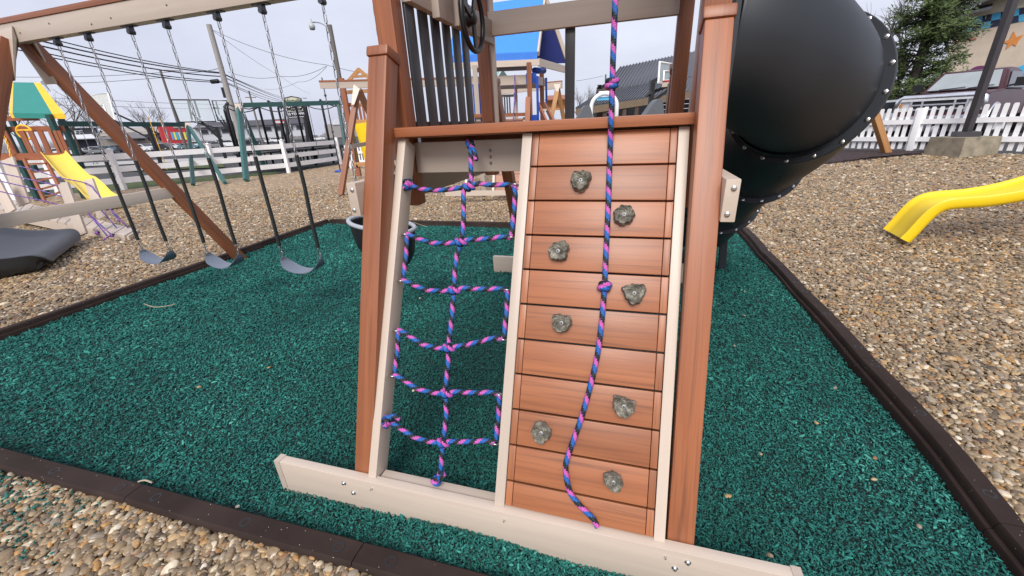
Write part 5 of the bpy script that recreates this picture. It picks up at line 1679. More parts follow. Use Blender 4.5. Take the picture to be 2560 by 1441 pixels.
# ---- parked cars
def car(label, m, kind='car'):
    """x forward; made about its own origin on the ground"""
    t = thing('parked_car', (0, 0, 0), label, 'car', 'cars parked across the road')
    L, W = (4.6, 1.8)
    if kind == 'van':
        side = [(-2.3, 0.35), (-2.32, 0.95), (-2.25, 1.15), (-2.1, 1.78), (0.35, 1.80), (1.05, 1.22), (2.15, 1.02), (2.3, 0.75), (2.3, 0.35)]
        win = [(-2.02, 1.2), (-1.92, 1.66), (0.28, 1.68), (0.85, 1.22)]
    else:
        side = [(-2.3, 0.35), (-2.32, 0.85), (-1.9, 1.0), (-1.25, 1.45), (0.15, 1.48), (0.95, 1.02), (2.1, 0.88), (2.3, 0.65), (2.3, 0.35)]
        win = [(-1.55, 1.03), (-1.15, 1.38), (0.10, 1.40), (0.70, 1.03)]
    part('body', MB().prism([(x, -W / 2, z) for x, z in side], (0, W, 0)), m, t)
    for s in (-1, 1):
        part('side_window', MB().prism([(x, s * (W / 2 + 0.005), z) for x, z in win], (0, s * 0.012, 0)), CARGLASS, t)
    a, b = side[4], side[5]
    part('windshield', MB().slab([(a[0] + 0.06, -0.75, a[1] - 0.04), (a[0] + 0.06, 0.75, a[1] - 0.04), (b[0] - 0.02, 0.8, b[1] + 0.03), (b[0] - 0.02, -0.8, b[1] + 0.03)], (0.02, 0, 0.02)), CARGLASS, t)
    a, b = side[3], side[2]
    part('rear_window', MB().slab([(a[0] - 0.03, -0.7, a[1] - 0.06), (a[0] - 0.03, 0.7, a[1] - 0.06), (b[0] + 0.06, 0.75, b[1] + 0.03), (b[0] + 0.06, -0.75, b[1] + 0.03)], (-0.02, 0, 0.02)), CARGLASS, t)
    for x in (-1.4, 1.45):
        for s in (-1, 1):
            w_ = part('wheel', MB().lathe([(0.33, -0.1), (0.34, 0), (0.33, 0.1)], 16, Matrix.Translation((x, s * 0.82, 0.34)) @ Matrix.Rotation(math.pi / 2, 4, 'X')), TYRE, t, True, 40)
            part('rim', MB().lathe([(0.2, 0), (0.05, 0.02)], 12, Matrix.Translation((x, s * 0.925, 0.34)) @ Matrix.Rotation(-s * math.pi / 2, 4, 'X')), CHROME, w_)
    for s in (-1, 1):
        part('headlight', MB().box((2.28, s * 0.62 - 0.16, 0.62), (2.32, s * 0.62 + 0.16, 0.76)), CHROME, t)
        part('tail_light', MB().box((-2.335, s * 0.66 - 0.12, 0.72), (-2.30, s * 0.66 + 0.12, 0.88)), RED, t)
    return t
proto = {}
def put_car(px, d, rot, m, kind, label):
    t = car(label, m, kind)
    p = D(px, horizon_at(px), d)
    mw = Matrix.Translation(Vector((p.x, p.y, -0.17 + rise(p.x, p.y)))) @ Matrix.Rotation(math.atan2(HR.y, HR.x) + rot, 4, 'Z')
    t.matrix_basis = mw
    return t
CARS = [(182, 101, 0.15, CARGREY, 'car', 'grey car with red tail lights, leftmost in the front row'), (256, 98, 3.3, CARBLUE, 'van', 'blue grey van in the front row below the dark store'),
        (305, 105, 0.1, CARDARK, 'van', 'dark van parked right of the blue grey van'), (205, 126, 0.1, CARWHITE, 'car', 'white car in the back row below the dark store'), (268, 129, 3.2, CARGREY, 'van', 'grey van in the back row behind the blue grey van'),
        (365, 108, 0.1, CARWHITE, 'van', 'white van in front of the tan roofed store'), (402, 105, 3.2, CARDARK, 'car', 'black car under the green beam, before the red store'), (438, 112, 0.0, CARWHITE, 'car', 'white car in front of the red store posters'),
        (470, 101, 0.2, CARBLUE, 'car', 'blue car right of the red store, behind the green legs'), (515, 115, 3.1, MAROON, 'car', 'maroon car left of the black hoop posts'), (500, 143, 0.1, CARDARK, 'car', 'dark car close to the white store wall, left end'),
        (330, 133, 0.1, CARDARK, 'car', 'dark car in the back row before the porch roof'), (660, 150, 0.0, CARWHITE, 'car', 'white car by the white store, left of the single post sign'), (692, 152, 0.1, CARWHITE, 'van', 'white van by the white store, next to the single post sign'),
        (640, 147, 0.0, CARDARK, 'van', 'dark van in front of the white store behind the green frame leg'), (795, 140, 0.2, CARWHITE, 'car', 'white car right of the tall store sign'), (790, 154, 0.1, CARDARK, 'van', 'dark van far behind right of the tall store sign')]
for a in CARS:
    put_car(*a)
rs = random.Random(31)
fill = [put_car(160, 96, 0.1, CARWHITE, 'van', 'small light van in the crowded lot across the road'), put_car(228, 118, 0.1, CARGREY, 'car', 'small grey car in the crowded lot across the road'), put_car(160, 118, 3.2, CARDARK, 'car', 'small dark car in the crowded lot across the road')]
for k in range(24):
    src = rs.choice(fill)
    px, d = rs.uniform(150, 640), rs.choice([97, 108, 119, 128])
    p = D(px, horizon_at(px), d)
    c_ = copy_tree(src)
    c_.matrix_basis = Matrix.Translation(Vector((p.x, p.y, -0.17))) @ Matrix.Rotation(math.atan2(HR.y, HR.x) + rs.choice([0.1, 3.2, 0.9]), 4, 'Z')

# ---- grass, road and paths behind the fence
def strip(name, pts, m, z):
    mb = MB().prism([(p.x, p.y, z) for p in pts], (0, 0, 0.02))
    return setting(name, mb, m, False)
strip('lawn', [G(60, 492), G(700, 433), G(690, 425), G(360, 448), G(60, 480)], GRASSM, -0.115)
strip('lawn', [G(120, 432), G(560, 414), G(556, 406), G(120, 422)], GRASSM, -0.11)
strip('lawn', [D(640, 372, 58), D(800, 358, 58), D(800, 352, 78), D(640, 360, 78)], GRASSM, -0.105)
PATHM = plain('pale_concrete', (0.38, 0.37, 0.36), 0.85)
strip('path', [G(60, 420), G(700, 390), G(700, 384), G(60, 412)], PATHM, -0.108)

# ---- blue-roofed playset straight behind the tower
bp = thing('blue_roof_playset', G(1262, 490), 'cedar and tan playset with bright blue roof, periscope and climbing ramp, behind the tower', 'playset')
dB = 8.8
def BL(nm, a, b, w, h, m, up=(0, 0, 1), label=None):
    return lumber(nm, D(*a), D(*b), w, h, m, bp, up, 0.0, label)
def bpost(px, d, z0, z1, w=0.10, m=CEDAR):
    g = D(px, 300, d)
    return lumber('corner_post', Vector((g.x, g.y, z0)), Vector((g.x, g.y, z1)), w, w, m, bp, up=HF, bevel=0.0)
for (px, d, m_) in ((1326, 8.9, CEDAR), (1196, 8.9, TAN2), (1356, 10.1, CEDAR), (1232, 10.1, TAN2)):
    bpost(px, d, 0.0, 2.72, m=m_)
E0, E1 = D(1118, 141, 8.5), D(1343, 131, 8.5)
R0, R1 = D(1150, 20, 9.5), D(1361, -9, 9.5)
SD = Vector((math.sin(0.16), math.cos(0.16), 0))
K0, K1 = E0 + SD * 2.1, E1 + SD * 2.1
K0.z, K1.z = E0.z, E1.z
part('roof_front', MB().slab([E0, E1, R1, R0], UP * 0.015), BLUEROOF, bp)
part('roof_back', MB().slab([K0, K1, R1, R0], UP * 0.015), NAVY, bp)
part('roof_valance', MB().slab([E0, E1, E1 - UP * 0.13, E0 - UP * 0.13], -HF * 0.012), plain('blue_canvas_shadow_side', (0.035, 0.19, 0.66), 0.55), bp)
lumber('eave_board', E0 - UP * 0.19, E1 - UP * 0.19 + HR * 0.04, 0.04, 0.12, TAN, bp, bevel=0.0)
lumber('eave_board', E1 - UP * 0.19 + HR * 0.03, K1 - UP * 0.19 + HR * 0.10, 0.04, 0.15, TAN, bp, bevel=0.0)
lumber('rafter', E1 - UP * 0.03 + HR * 0.02, R1 + HR * 0.02, 0.04, 0.10, TAN, bp, bevel=0.0)
lumber('rafter', K1 - UP * 0.03 + HR * 0.02, R1 + HR * 0.02, 0.04, 0.10, TAN, bp, bevel=0.0)
BL('roof_beam', (1190, 172, 8.95), (1330, 166, 8.95), 0.04, 0.15, TAN2)
BL('hand_rail', (1160, 206, 8.85), (1332, 199, 8.85), 0.04, 0.19, TAN)
BL('hand_rail', (1334, 199, 8.85), (1364, 207, 10.1), 0.04, 0.17, TAN)
BL('hand_rail', (1230, 215, 10.1), (1356, 211, 10.1), 0.04, 0.17, TAN2)
BL('deck_trim', (1170, 291, 8.8), (1325, 286, 8.8), 0.05, 0.07, CEDAR)
for k in range(4):
    g = D(1182 + k * 7, 290, 8.9)
    lumber('blue_slat', Vector((g.x, g.y, 1.55)), Vector((g.x, g.y, D(1182, 214, 8.9).z)), 0.05, 0.02, BLUEPL, bp, up=HF, bevel=0.0)
part('periscope', MB().tube([D(1336, 177, 8.9), D(1360, 177, 9.3)], 0.065, 14), BLUEPL, bp, True)
part('periscope_box', MB().box((-0.11, -0.08, -0.10), (0.11, 0.08, 0.10), Matrix.Translation(D(1328, 197, 8.75)) @ Matrix.Rotation(-YAW, 4, 'Z')), BLUEPL, bp)
for (px, d, t0, t1) in ((1344, 8.7, 193, 306), (1366, 10.0, 197, 275)):
    g = D(px, 250, d)
    part('blue_pole', MB().bar(Vector((g.x, g.y, D(px, t1, d).z)), Vector((g.x, g.y, D(px, t0, d).z)), 0.05, 0.045, up=HF), BLUEPL, bp)
part('blue_panel', MB().box((-0.06, -0.02, -0.1), (0.06, 0.02, 0.1), Matrix.Translation(D(1336, 300, 8.75))), BLUEPL, bp)
BL('slanted_leg', (1320, 246, 8.7), (1312, 486, 8.35), 0.10, 0.10, CEDAR, up=HF)
BL('slanted_leg', (1228, 205, 8.7), (1258, 310, 8.2), 0.10, 0.10, CEDAR, up=HF)
BL('ladder_rail', (1346, 262, 8.9), (1372, 320, 8.3), 0.12, 0.04, CEDAR, up=HR)
BL('ladder_rail', (1362, 262, 8.9), (1388, 315, 8.3), 0.12, 0.04, CEDAR, up=HR)
BL('ladder_rung', (1350, 276, 8.75), (1368, 275, 8.75), 0.09, 0.04, TAN)
BL('tie_board', (1262, 298, 8.5), (1250, 312, 8.2), 0.05, 0.14, TAN)
# its ramp, whose foot shows under our deck
BL('ground_board', (1113, 484, 8.82), (1330, 482, 8.7), 0.05, 0.105, TAN)
for (px0, px1) in ((1165, 1172), (1233, 1240), (1322, 1310)):
    BL('ramp_stringer', (px0, 480, 8.85), (px1, 296, 8.95), 0.09, 0.05, TAN, up=HR)
for k in range(9):
    f = k / 9
    y0, y1 = 477 - f * 180, 477 - (f + 1 / 9) * 180 + 2
    dd = 8.9 + 0.1 * f
    part('climbing_board', MB().slab([D(1237 + 6 * f, y0, dd), D(1318, y0 - 4, dd), D(1318, y1 - 4, dd), D(1237 + 6 * f, y1, dd)], HF * 0.03), CEDAR_B, bp)
part('knotted_rope', MB().tube(smooth_path([D(1287, 188, 8.7), D(1287, 240, 8.7), D(1284, 290, 8.7), D(1283, 330, 8.7)], 6), 0.014, 8, uvlen=0.18), ROPEFAR, bp, True)
part('mid_slat', MB().bar(Vector((*D(1292, 280, 9.5).xy, 1.5)), Vector((*D(1292, 280, 9.5).xy, 2.35)), 0.06, 0.03, up=HF), TAN2, bp)
# swing beam running left, on an A-frame
bm0, bm1 = D(803, 214, 10.7), D(1195, 206, 9.2)
lumber('swing_beam', bm0, bm1, 0.10, 0.155, TAN, bp, bevel=0.0)
lumber('beam_cap', bm0 + UP * 0.095, bm1 + UP * 0.095, 0.12, 0.04, CEDAR, bp, bevel=0.0)
lumber('frame_leg', D(893, 232, 10.4), G(852, 487), 0.12, 0.17, CEDAR, bp, up=HF, bevel=0.0)
lumber('frame_leg', D(897, 226, 10.6), G(985, 420), 0.12, 0.14, CEDAR, bp, up=HF, bevel=0.0)
lumber('frame_crossbar', D(876, 367, 10.5), D(960, 352, 12.0), 0.05, 0.10, TAN2, bp, bevel=0.0)
part('gusset_plate', MB().prism([D(884, 213, 10.3), D(904, 211, 10.3), D(886, 262, 10.28), D(879, 262, 10.28)], -HF * 0.015), TAN, bp)
ds = thing('disc_swing', D(851, 428, 13), 'small blue disc swing on a knotted rope, beside the brown A-frame leg', 'swing')
dsp = D(851, 428, 13)
part('rope', MB().tube([dsp, Vector((dsp.x, dsp.y, D(820, 205, 13).z))], 0.018, 6), BRACK, ds, True)
part('seat', MB().lathe([(0.17, -0.03), (0.18, 0.0), (0.16, 0.03)], 18, Matrix.Translation(dsp)), BLUEPL, ds, True)
for py in (245, 262, 330):
    part('knot', MB().lathe([(0.02, -0.04), (0.04, 0), (0.02, 0.04)], 8, Matrix.Translation(Vector((dsp.x, dsp.y, D(820, py, 13).z)))), BRACK, ds, True)

# ---- honey-brown playset behind the A-frame, with a yellow slide
hp = thing('honey_playset', D(900, 420, 14.5), 'honey brown wooden playset with open gable and bright yellow slide beside the tower leg', 'playset')
def HL(nm, a, b, w, h, m=HONEY, up=(0, 0, 1)):
    return lumber(nm, D(*a), D(*b), w, h, m, hp, up, 0.0)
HL('rafter', (868, 206, 14.5), (897, 173, 14.5), 0.05, 0.11)
HL('rafter', (927, 200, 14.5), (896, 173, 14.5), 0.05, 0.11)
HL('rafter', (868, 206, 15.4), (897, 178, 15.6), 0.05, 0.11)
HL('collar_beam', (878, 193, 14.5), (918, 190, 14.5), 0.05, 0.08)
part('canopy', MB().slab([D(903, 184, 14.6), D(926, 197, 14.6), D(930, 200, 16), D(905, 188, 16)], UP * 0.02), plain('dark_green_canvas', (0.015, 0.05, 0.04), 0.6), hp)
HL('eave_beam', (855, 232, 14.5), (935, 227, 14.5), 0.05, 0.12)
HL('hand_rail', (862, 263, 14.4), (940, 261, 14.4), 0.05, 0.13)
HL('deck_beam', (872, 306, 14.4), (940, 303, 14.4), 0.05, 0.14)
for px in (864, 935):
    g = D(px + 12, 320, 14.5)
    lumber('corner_post', Vector((g.x, g.y, 0)), Vector((g.x, g.y, 3.3)), 0.15, 0.15, BROWNWD, hp, up=HF, bevel=0.0)
for px in (884, 893, 902, 911, 920):
    g = D(px, 290, 14.45)
    lumber('rail_slat', Vector((g.x, g.y, D(px, 304, 14.45).z)), Vector((g.x, g.y, D(px, 262, 14.45).z)), 0.07, 0.03, BROWNWD, hp, up=HF, bevel=0.0)
s0, s1 = D(904, 312, 14.2), G(945, 440)
stt = [s0.lerp(s1, f) + UP * z for f, z in ((0, 0.05), (0.08, 0.0), (0.3, -0.15), (0.6, -0.2), (0.85, -0.05), (1.0, 0.05))]
trough(smooth_path(stt, 4), HR, 0.27, 0.13, 0.04, YELLOW, 'slide_chute', hp)
HL('ladder_rail', (882, 318, 14.2), (893, 418, 13.6), 0.10, 0.05, BLACK, up=HR)
HL('planter_board', (886, 412, 13.6), (935, 410, 13.6), 0.05, 0.14, HONEY)

# ---- teal-roofed playset and its swing frame, far behind
tp = thing('teal_roof_playset', D(1262, 330, 15), 'far playset with teal roof and charcoal slats, seen past the blue one', 'playset')
part('roof', MB().slab([D(1215, 196, 14.5), D(1240, 196, 14.5), D(1252, 172, 15.5), D(1225, 172, 15.5)], UP * 0.02), plain('teal_canvas', (0.16, 0.50, 0.44), 0.6), tp)
part('roof_gable', MB().prism([D(1243, 196, 14.5), D(1272, 195, 14.5), D(1257, 174, 14.5)], HF * 0.6), plain('dark_green_canvas_b', (0.012, 0.04, 0.035), 0.6), tp)
lumber('swing_beam', D(1240, 230, 14), D(1405, 213, 13), 0.10, 0.19, TAN, tp, bevel=0.0)
lumber('beam_cap', D(1240, 221, 14), D(1405, 204, 13), 0.11, 0.05, CEDAR, tp, bevel=0.0)
lumber('frame_leg', D(1393, 222, 12.9), D(1372, 330, 12.6), 0.12, 0.14, HONEY, tp, up=HF, bevel=0.0)
lumber('frame_leg', D(1395, 222, 13.2), D(1415, 330, 14), 0.12, 0.14, HONEY, tp, up=HF, bevel=0.0)
part('gusset_plate', MB().prism([D(1384, 211, 12.8), D(1401, 210, 12.8), D(1396, 229, 12.8), D(1390, 229, 12.8)], HF * 0.02), TAN, tp)
for k in range(5):
    g = D(1250 + k * 6.2, 270, 14)
    lumber('wall_slat', Vector((g.x, g.y, D(1250, 288, 14).z)), Vector((g.x, g.y, D(1250, 242, 14).z)), 0.05, 0.03, CHAR, tp, up=HF, bevel=0.0)
lumber('hand_rail', D(1246, 241, 14), D(1292, 239, 14), 0.05, 0.08, TAN, tp, bevel=0.0)
lumber('deck_beam', D(1246, 291, 14), D(1292, 289, 14), 0.05, 0.12, TAN, tp, bevel=0.0)
for px in (1248, 1290):
    g = D(px, 290, 14.1)
    lumber('corner_post', Vector((g.x, g.y, 0)), Vector((g.x, g.y, 2.9)), 0.10, 0.10, TAN, tp, up=HF, bevel=0.0)
ps = thing('pale_wood_shed', D(1395, 310, 17), 'pale honey timber play hut seen left of the charcoal slat', 'hut')
for k in range(5):
    lumber('wall_board', D(1368, 252 + k * 5.5, 17), D(1412, 250 + k * 5.5, 17), 0.04, 0.088, HONEY, ps, bevel=0.0)
part('roof', MB().slab([D(1362, 252, 16.6), D(1416, 249, 16.6), D(1412, 240, 17.6), D(1368, 242, 17.6)], UP * 0.04), BROWNWD, ps)
# grey slides whose hoods show over the deck
def hood(px, py_top, py_bot, pxl, pxr, d, label, flip=1):
    c_ = D((pxl + pxr) / 2, py_bot, d)
    t = thing('slide_hood', Vector((c_.x, c_.y, 0)), label, 'slide', 'grey slide hoods')
    tp_ = D(px, py_top, d)
    L0, R0_ = D(pxl, py_bot, d), D(pxr, py_bot, d)
    prof = []
    for f in np.linspace(0, 1, 15):
        g = f * f * (3 - 2 * f)
        prof.append(L0.lerp(Vector((tp_.x, tp_.y, tp_.z)), 0) + (tp_ - L0) * Vector((f, f, g)).x * 0 + Vector(((tp_.x - L0.x) * f, (tp_.y - L0.y) * f, (tp_.z - L0.z) * g)))
    for f in np.linspace(0, 1, 10)[1:]:
        prof.append(tp_ + (R0_ - tp_) * f * 1.0 - UP * 0 + UP * 0.12 * math.sin(math.pi * f) * 1.0)
    low = [L0 - UP * 0.5, R0_ - UP * 0.5]
    mb = MB().prism([low[0]] + prof + [low[1]], HF * 0.34)
    o = part('hood', mb, plain('mid_grey_plastic', (0.085, 0.092, 0.105), 0.4), t, True, 35)
    part('chute', MB().slab([L0 - UP * 0.45, R0_ - UP * 0.45, R0_ - UP * 1.3 + HF * 0.3, L0 - UP * 1.3 - HR * 0.6], HF * 0.3), GREYPL, t)
    return t
hood(1466, 264, 302, 1438, 1484, 8.6, 'grey slide hood left of the knotted rope, showing over the deck edge')
hood(1650, 247, 296, 1602, 1662, 8.6, 'grey slide hood right of the knotted rope, showing over the deck edge')
# white arch over a play-house door
ar = thing('white_arch', D(1508, 300, 11), 'white curved arch with a blue awning under the knot of the rope', 'arch')
cA = D(1510, 268, 11)
wr = (D(1540, 268, 11) - D(1476, 268, 11)).length / 2
arc = [cA + HR * wr * math.cos(a) + UP * wr * 0.95 * math.sin(a) for a in [math.pi * k / 18 for k in range(19)]]
arc = [arc[0] - UP * 0.8] + arc + [arc[-1] - UP * 0.8]
part('arch_frame', MB().tube(arc, 0.055, 8), WHITE, ar, True)
part('sign_box', MB().bar(D(1497, 236, 10.9), D(1535, 234, 10.9), 0.08, 0.14), WHITE, ar)
part('awning', MB().slab([D(1492, 252, 10.9), D(1530, 250, 10.9), D(1526, 240, 11.3), D(1500, 241, 11.3)], UP * 0.03), plain('light_blue_canvas', (0.10, 0.42, 0.66), 0.6), ar)
rr2 = thing('slide_rail_post', D(1673, 300, 10), 'green grey post with a tan cap beside the right grey slide hood', 'post')
g = D(1669, 280, 10)
lumber('post', Vector((g.x, g.y, 0)), Vector((g.x, g.y, D(1670, 212, 10).z)), 0.10, 0.07, plain('green_grey_paint', (0.10, 0.125, 0.10), 0.5), rr2, up=HF, bevel=0.0)
part('cap', MB().box((-0.12, -0.06, -0.05), (0.12, 0.06, 0.05), Matrix.Translation(D(1668, 212, 9.95))), TAN, rr2)

# ---- log building with the dark metal roof
METR = plain('dark_metal_roof', (0.070, 0.074, 0.088), 0.45, metal=0.0, var=0.08)
lg = thing('log_building', D(1600, 300, 22), 'dark log building with a grey standing seam metal roof and porch', 'building')
lgd = 22.0
ua, ub, uc, ud = D(1506, 228, lgd), D(1790, 183, lgd - 0.2), D(1790, 118, lgd + 3), D(1552, 168, lgd + 3)
def roof_plane(a, b, c_, d_, n, nm):
    base = part(nm, MB().slab([a, b, c_, d_], -UP * 0.1), METR, lg)
    nv_ = (b - a).cross(d_ - a).normalized()
    if nv_.z < 0:
        nv_ = -nv_
    for k in range(n + 1):
        f = k / n
        p, q = a.lerp(b, f), d_.lerp(c_, f)
        part('roof_seam', MB().bar(p + nv_ * 0.02, q + nv_ * 0.02, 0.05, 0.07, up=nv_), METR, base)
roof_plane(ua, ub, uc, ud, 30, 'roof')
la, lb_, lc, ld_ = D(1440, 272, lgd - 3), D(1790, 219, lgd - 3.2), D(1790, 184, lgd - 0.2), D(1506, 229, lgd)
roof_plane(la, lb_, lc, ld_, 44, 'porch_roof')
lumber('fascia', la - UP * 0.16, lb_ - UP * 0.16, 0.08, 0.30, plain('weathered_fascia', (0.16, 0.115, 0.075), 0.8), lg, bevel=0.0)
wl_, wr_ = D(1490, 268, lgd), D(1790, 225, lgd)
for k in range(13):
    z = 0.2 + k * 0.235
    lumber('log', Vector((wl_.x, wl_.y, z)), Vector((wr_.x, wr_.y, z)), 0.22, 0.21, LOGWD, lg, bevel=0.05)
for px in (1512, 1560, 1590, 1640):
    g = D(px, 280, lgd - 2.8)
    lumber('porch_post', Vector((g.x, g.y, 0)), Vector((g.x, g.y, 2.3)), 0.18, 0.18, LOGWD, lg, up=HF, bevel=0.0)
for px in (1545, 1573, 1610):
    g = D(px, 282, lgd - 0.25)
    w_ = part('window', MB().box((-0.38, -0.03, 1.2), (0.38, 0.03, 2.3), Matrix.Translation(Vector((g.x, g.y, 0))) @ Matrix.Rotation(-YAW, 4, 'Z')), CARGLASS, lg)
    part('window_frame', MB().box((-0.44, -0.05, 1.12), (0.44, 0.02, 1.2)).box((-0.44, -0.05, 2.3), (0.44, 0.02, 2.38)).box((-0.44, -0.05, 1.2), (-0.38, 0.02, 2.3)).box((0.38, -0.05, 1.2), (0.44, 0.02, 2.3)), BROWNWD, w_, mw=Matrix.Translation(Vector((g.x, g.y, 0))) @ Matrix.Rotation(-YAW, 4, 'Z'))

# ---- building with painted wall on the right
mf = Front(2400, 25, yaw=-0.97)
mu_ = thing('painted_building', mf.at(2400, 300), 'cream building with blue checker band and orange star painted on its wall', 'building')
CREAMW = plain('cream_block_wall', (0.56, 0.46, 0.36), 0.85, var=0.08, scale=3, bump=0.3, bscale=12)
WALLQ = [mf.at(2318, 300), mf.at(2800, 300), mf.at(2800, -60), mf.at(2372, 60)]
wq = [Vector((WALLQ[0].x, WALLQ[0].y, 0)), Vector((WALLQ[1].x, WALLQ[1].y, 0)), WALLQ[2], Vector((WALLQ[0].x, WALLQ[0].y, mf.at(2345, 60).z))]
part('wall', MB().prism([wq[0], wq[1], Vector((wq[1].x, wq[1].y, wq[3].z + 3.5)), Vector((wq[0].x, wq[0].y, wq[3].z))], mf.y * 8), CREAMW, mu_)
part('gable_siding', MB().prism([mf.at(2392, 52, 0.03), mf.at(2640, 3, 0.03), mf.at(2640, -120, 0.03)], -mf.y * 0.03), plain('cream_siding', (0.60, 0.53, 0.38), 0.7), mu_)
part('roof', MB().slab([mf.at(2346, 50, 1.3), mf.at(2720, -95, 1.3), mf.at(2720, -95, -8), mf.at(2346, 50, -8)], UP * 0.22), ROOFD, mu_)
part('eave', MB().slab([mf.at(2350, 52, 1.2), mf.at(2478, 24, 1.2), mf.at(2480, 14, 0.05), mf.at(2365, 44, 0.05)], UP * 0.12), ROOFD, mu_)
part('light_fitting', mf.slab(2358, 2386, 56, 64, 0.3, 0.5), LTWALL, mu_)
CKD = plain('navy_paint', (0.018, 0.022, 0.055), 0.7)
CKL = plain('light_blue_paint', (0.07, 0.36, 0.58), 0.7)
b00, b10, b01, b11 = (2382, 88), (2640, 37), (2388, 55), (2640, 2)
nx_ = 11
for i in range(nx_):
    for j in range(2):
        def pt(u, v):
            x0, y0 = b00[0] + (b10[0] - b00[0]) * u, b00[1] + (b10[1] - b00[1]) * u
            x1, y1 = b01[0] + (b11[0] - b01[0]) * u, b01[1] + (b11[1] - b01[1]) * u
            return (x0 + (x1 - x0) * v, y0 + (y1 - y0) * v)
        us, vs2 = (i / nx_, (i + 1) / nx_), (j / 2, (j + 1) / 2)
        q = [mf.at(*pt(us[0], vs2[0]), 0.02), mf.at(*pt(us[1], vs2[0]), 0.02), mf.at(*pt(us[1], vs2[1]), 0.02), mf.at(*pt(us[0], vs2[1]), 0.02)]
        part('painted_square', MB().slab(q, -mf.y * 0.012), CKD if (i + j) % 2 == 0 else CKL, mu_)
ORG = plain('orange_paint', (0.62, 0.22, 0.05), 0.7)
sc2 = (2532, 102)
star = []
for k, (dx, dy) in enumerate([(-26, 4), (-8, -3), (3, -24), (8, -9), (27, -15), (13, 3), (8, 14), (0, 9), (-17, 22), (-12, 8)]):
    star.append(mf.at(sc2[0] + dx, sc2[1] + dy, 0.02))
part('painted_star', MB().prism(star, -mf.y * 0.012), ORG, mu_)
part('painted_band', MB().slab([mf.at(2372, 108, 0.02), mf.at(2440, 93, 0.02), mf.at(2441, 100, 0.02), mf.at(2374, 106 + 2, 0.02)], -mf.y * 0.012), plain('faded_red_paint', (0.52, 0.16, 0.11), 0.7), mu_)
def dome(px, py, rpx, m):
    return part('painted_dome', MB().prism([mf.at(px + rpx * math.cos(a), py - rpx * 0.75 * math.sin(a) - rpx * 0.05 * math.cos(a), 0.02) for a in [math.pi * k / 12 for k in range(13)]], -mf.y * 0.012), m, mu_)
dome(2452, 190, 34, plain('purple_paint', (0.14, 0.03, 0.11), 0.7))
dome(2568, 187, 34, plain('sky_blue_paint', (0.05, 0.42, 0.72), 0.7))

# ---- maroon pickup behind the fence
tk = thing('pickup_truck', (0, 0, 0), 'maroon pickup truck with a wide chrome grille behind the picket fence', 'truck')
def tpart(nm, mb, m, parent=tk, smooth=False, angle=None):
    return part(nm, mb, m, parent, smooth, angle)
W2 = 1.0
def rounded(name, prof, hw_top, hw_bot, m, parent=tk):
    """profile in x-z swept across the width, narrowing upwards"""
    zs = [z for x, z in prof]
    z0, z1 = min(zs), max(zs)
    mb = MB()
    n = len(prof)
    for s in (-1, 1):
        for x, z in prof:
            f = (z - z0) / (z1 - z0)
            mb.v.append((x, s * (hw_bot + (hw_top - hw_bot) * f), z))
    mb.f.append(tuple(range(n - 1, -1, -1)))
    mb.f.append(tuple(range(n, 2 * n)))
    for i in range(n):
        mb.f.append((i, (i + 1) % n, n + (i + 1) % n, n + i))
    me = mb.mesh(name, m)
    bm = bmesh.new(); bm.from_mesh(me)
    bmesh.ops.bevel(bm, geom=bm.edges[:], offset=0.04, segments=2, affect='EDGES', clamp_overlap=True)
    bm.to_mesh(me); bm.free()
    me.polygons.foreach_set('use_smooth', [True] * len(me.polygons))
    me.set_sharp_from_angle(angle=math.radians(40))
    return part(name, me, m, parent)
rounded('body', [(-3.0, 0.55), (-3.0, 1.28), (-1.0, 1.30), (1.0, 1.30), (1.2, 1.33), (2.55, 1.24), (2.72, 1.12), (2.75, 0.55)], 0.97, 1.0, MAROON)
rounded('cab', [(-1.1, 1.28), (-0.95, 1.88), (-0.6, 1.95), (0.25, 1.95), (0.5, 1.90), (1.18, 1.30)], 0.74, 0.95, MAROON)
tpart('windshield', MB().slab([(0.555, -0.64, 1.85), (0.555, 0.64, 1.85), (1.17, 0.80, 1.365), (1.17, -0.80, 1.365)], (0.035, 0, 0.03)), WINDSH)
wp = tpart('wiper', MB().bar((1.215, -0.5, 1.40), (1.19, 0.1, 1.44), 0.015, 0.02).bar((1.215, 0.15, 1.40), (1.19, 0.7, 1.45), 0.015, 0.02), BLACK)
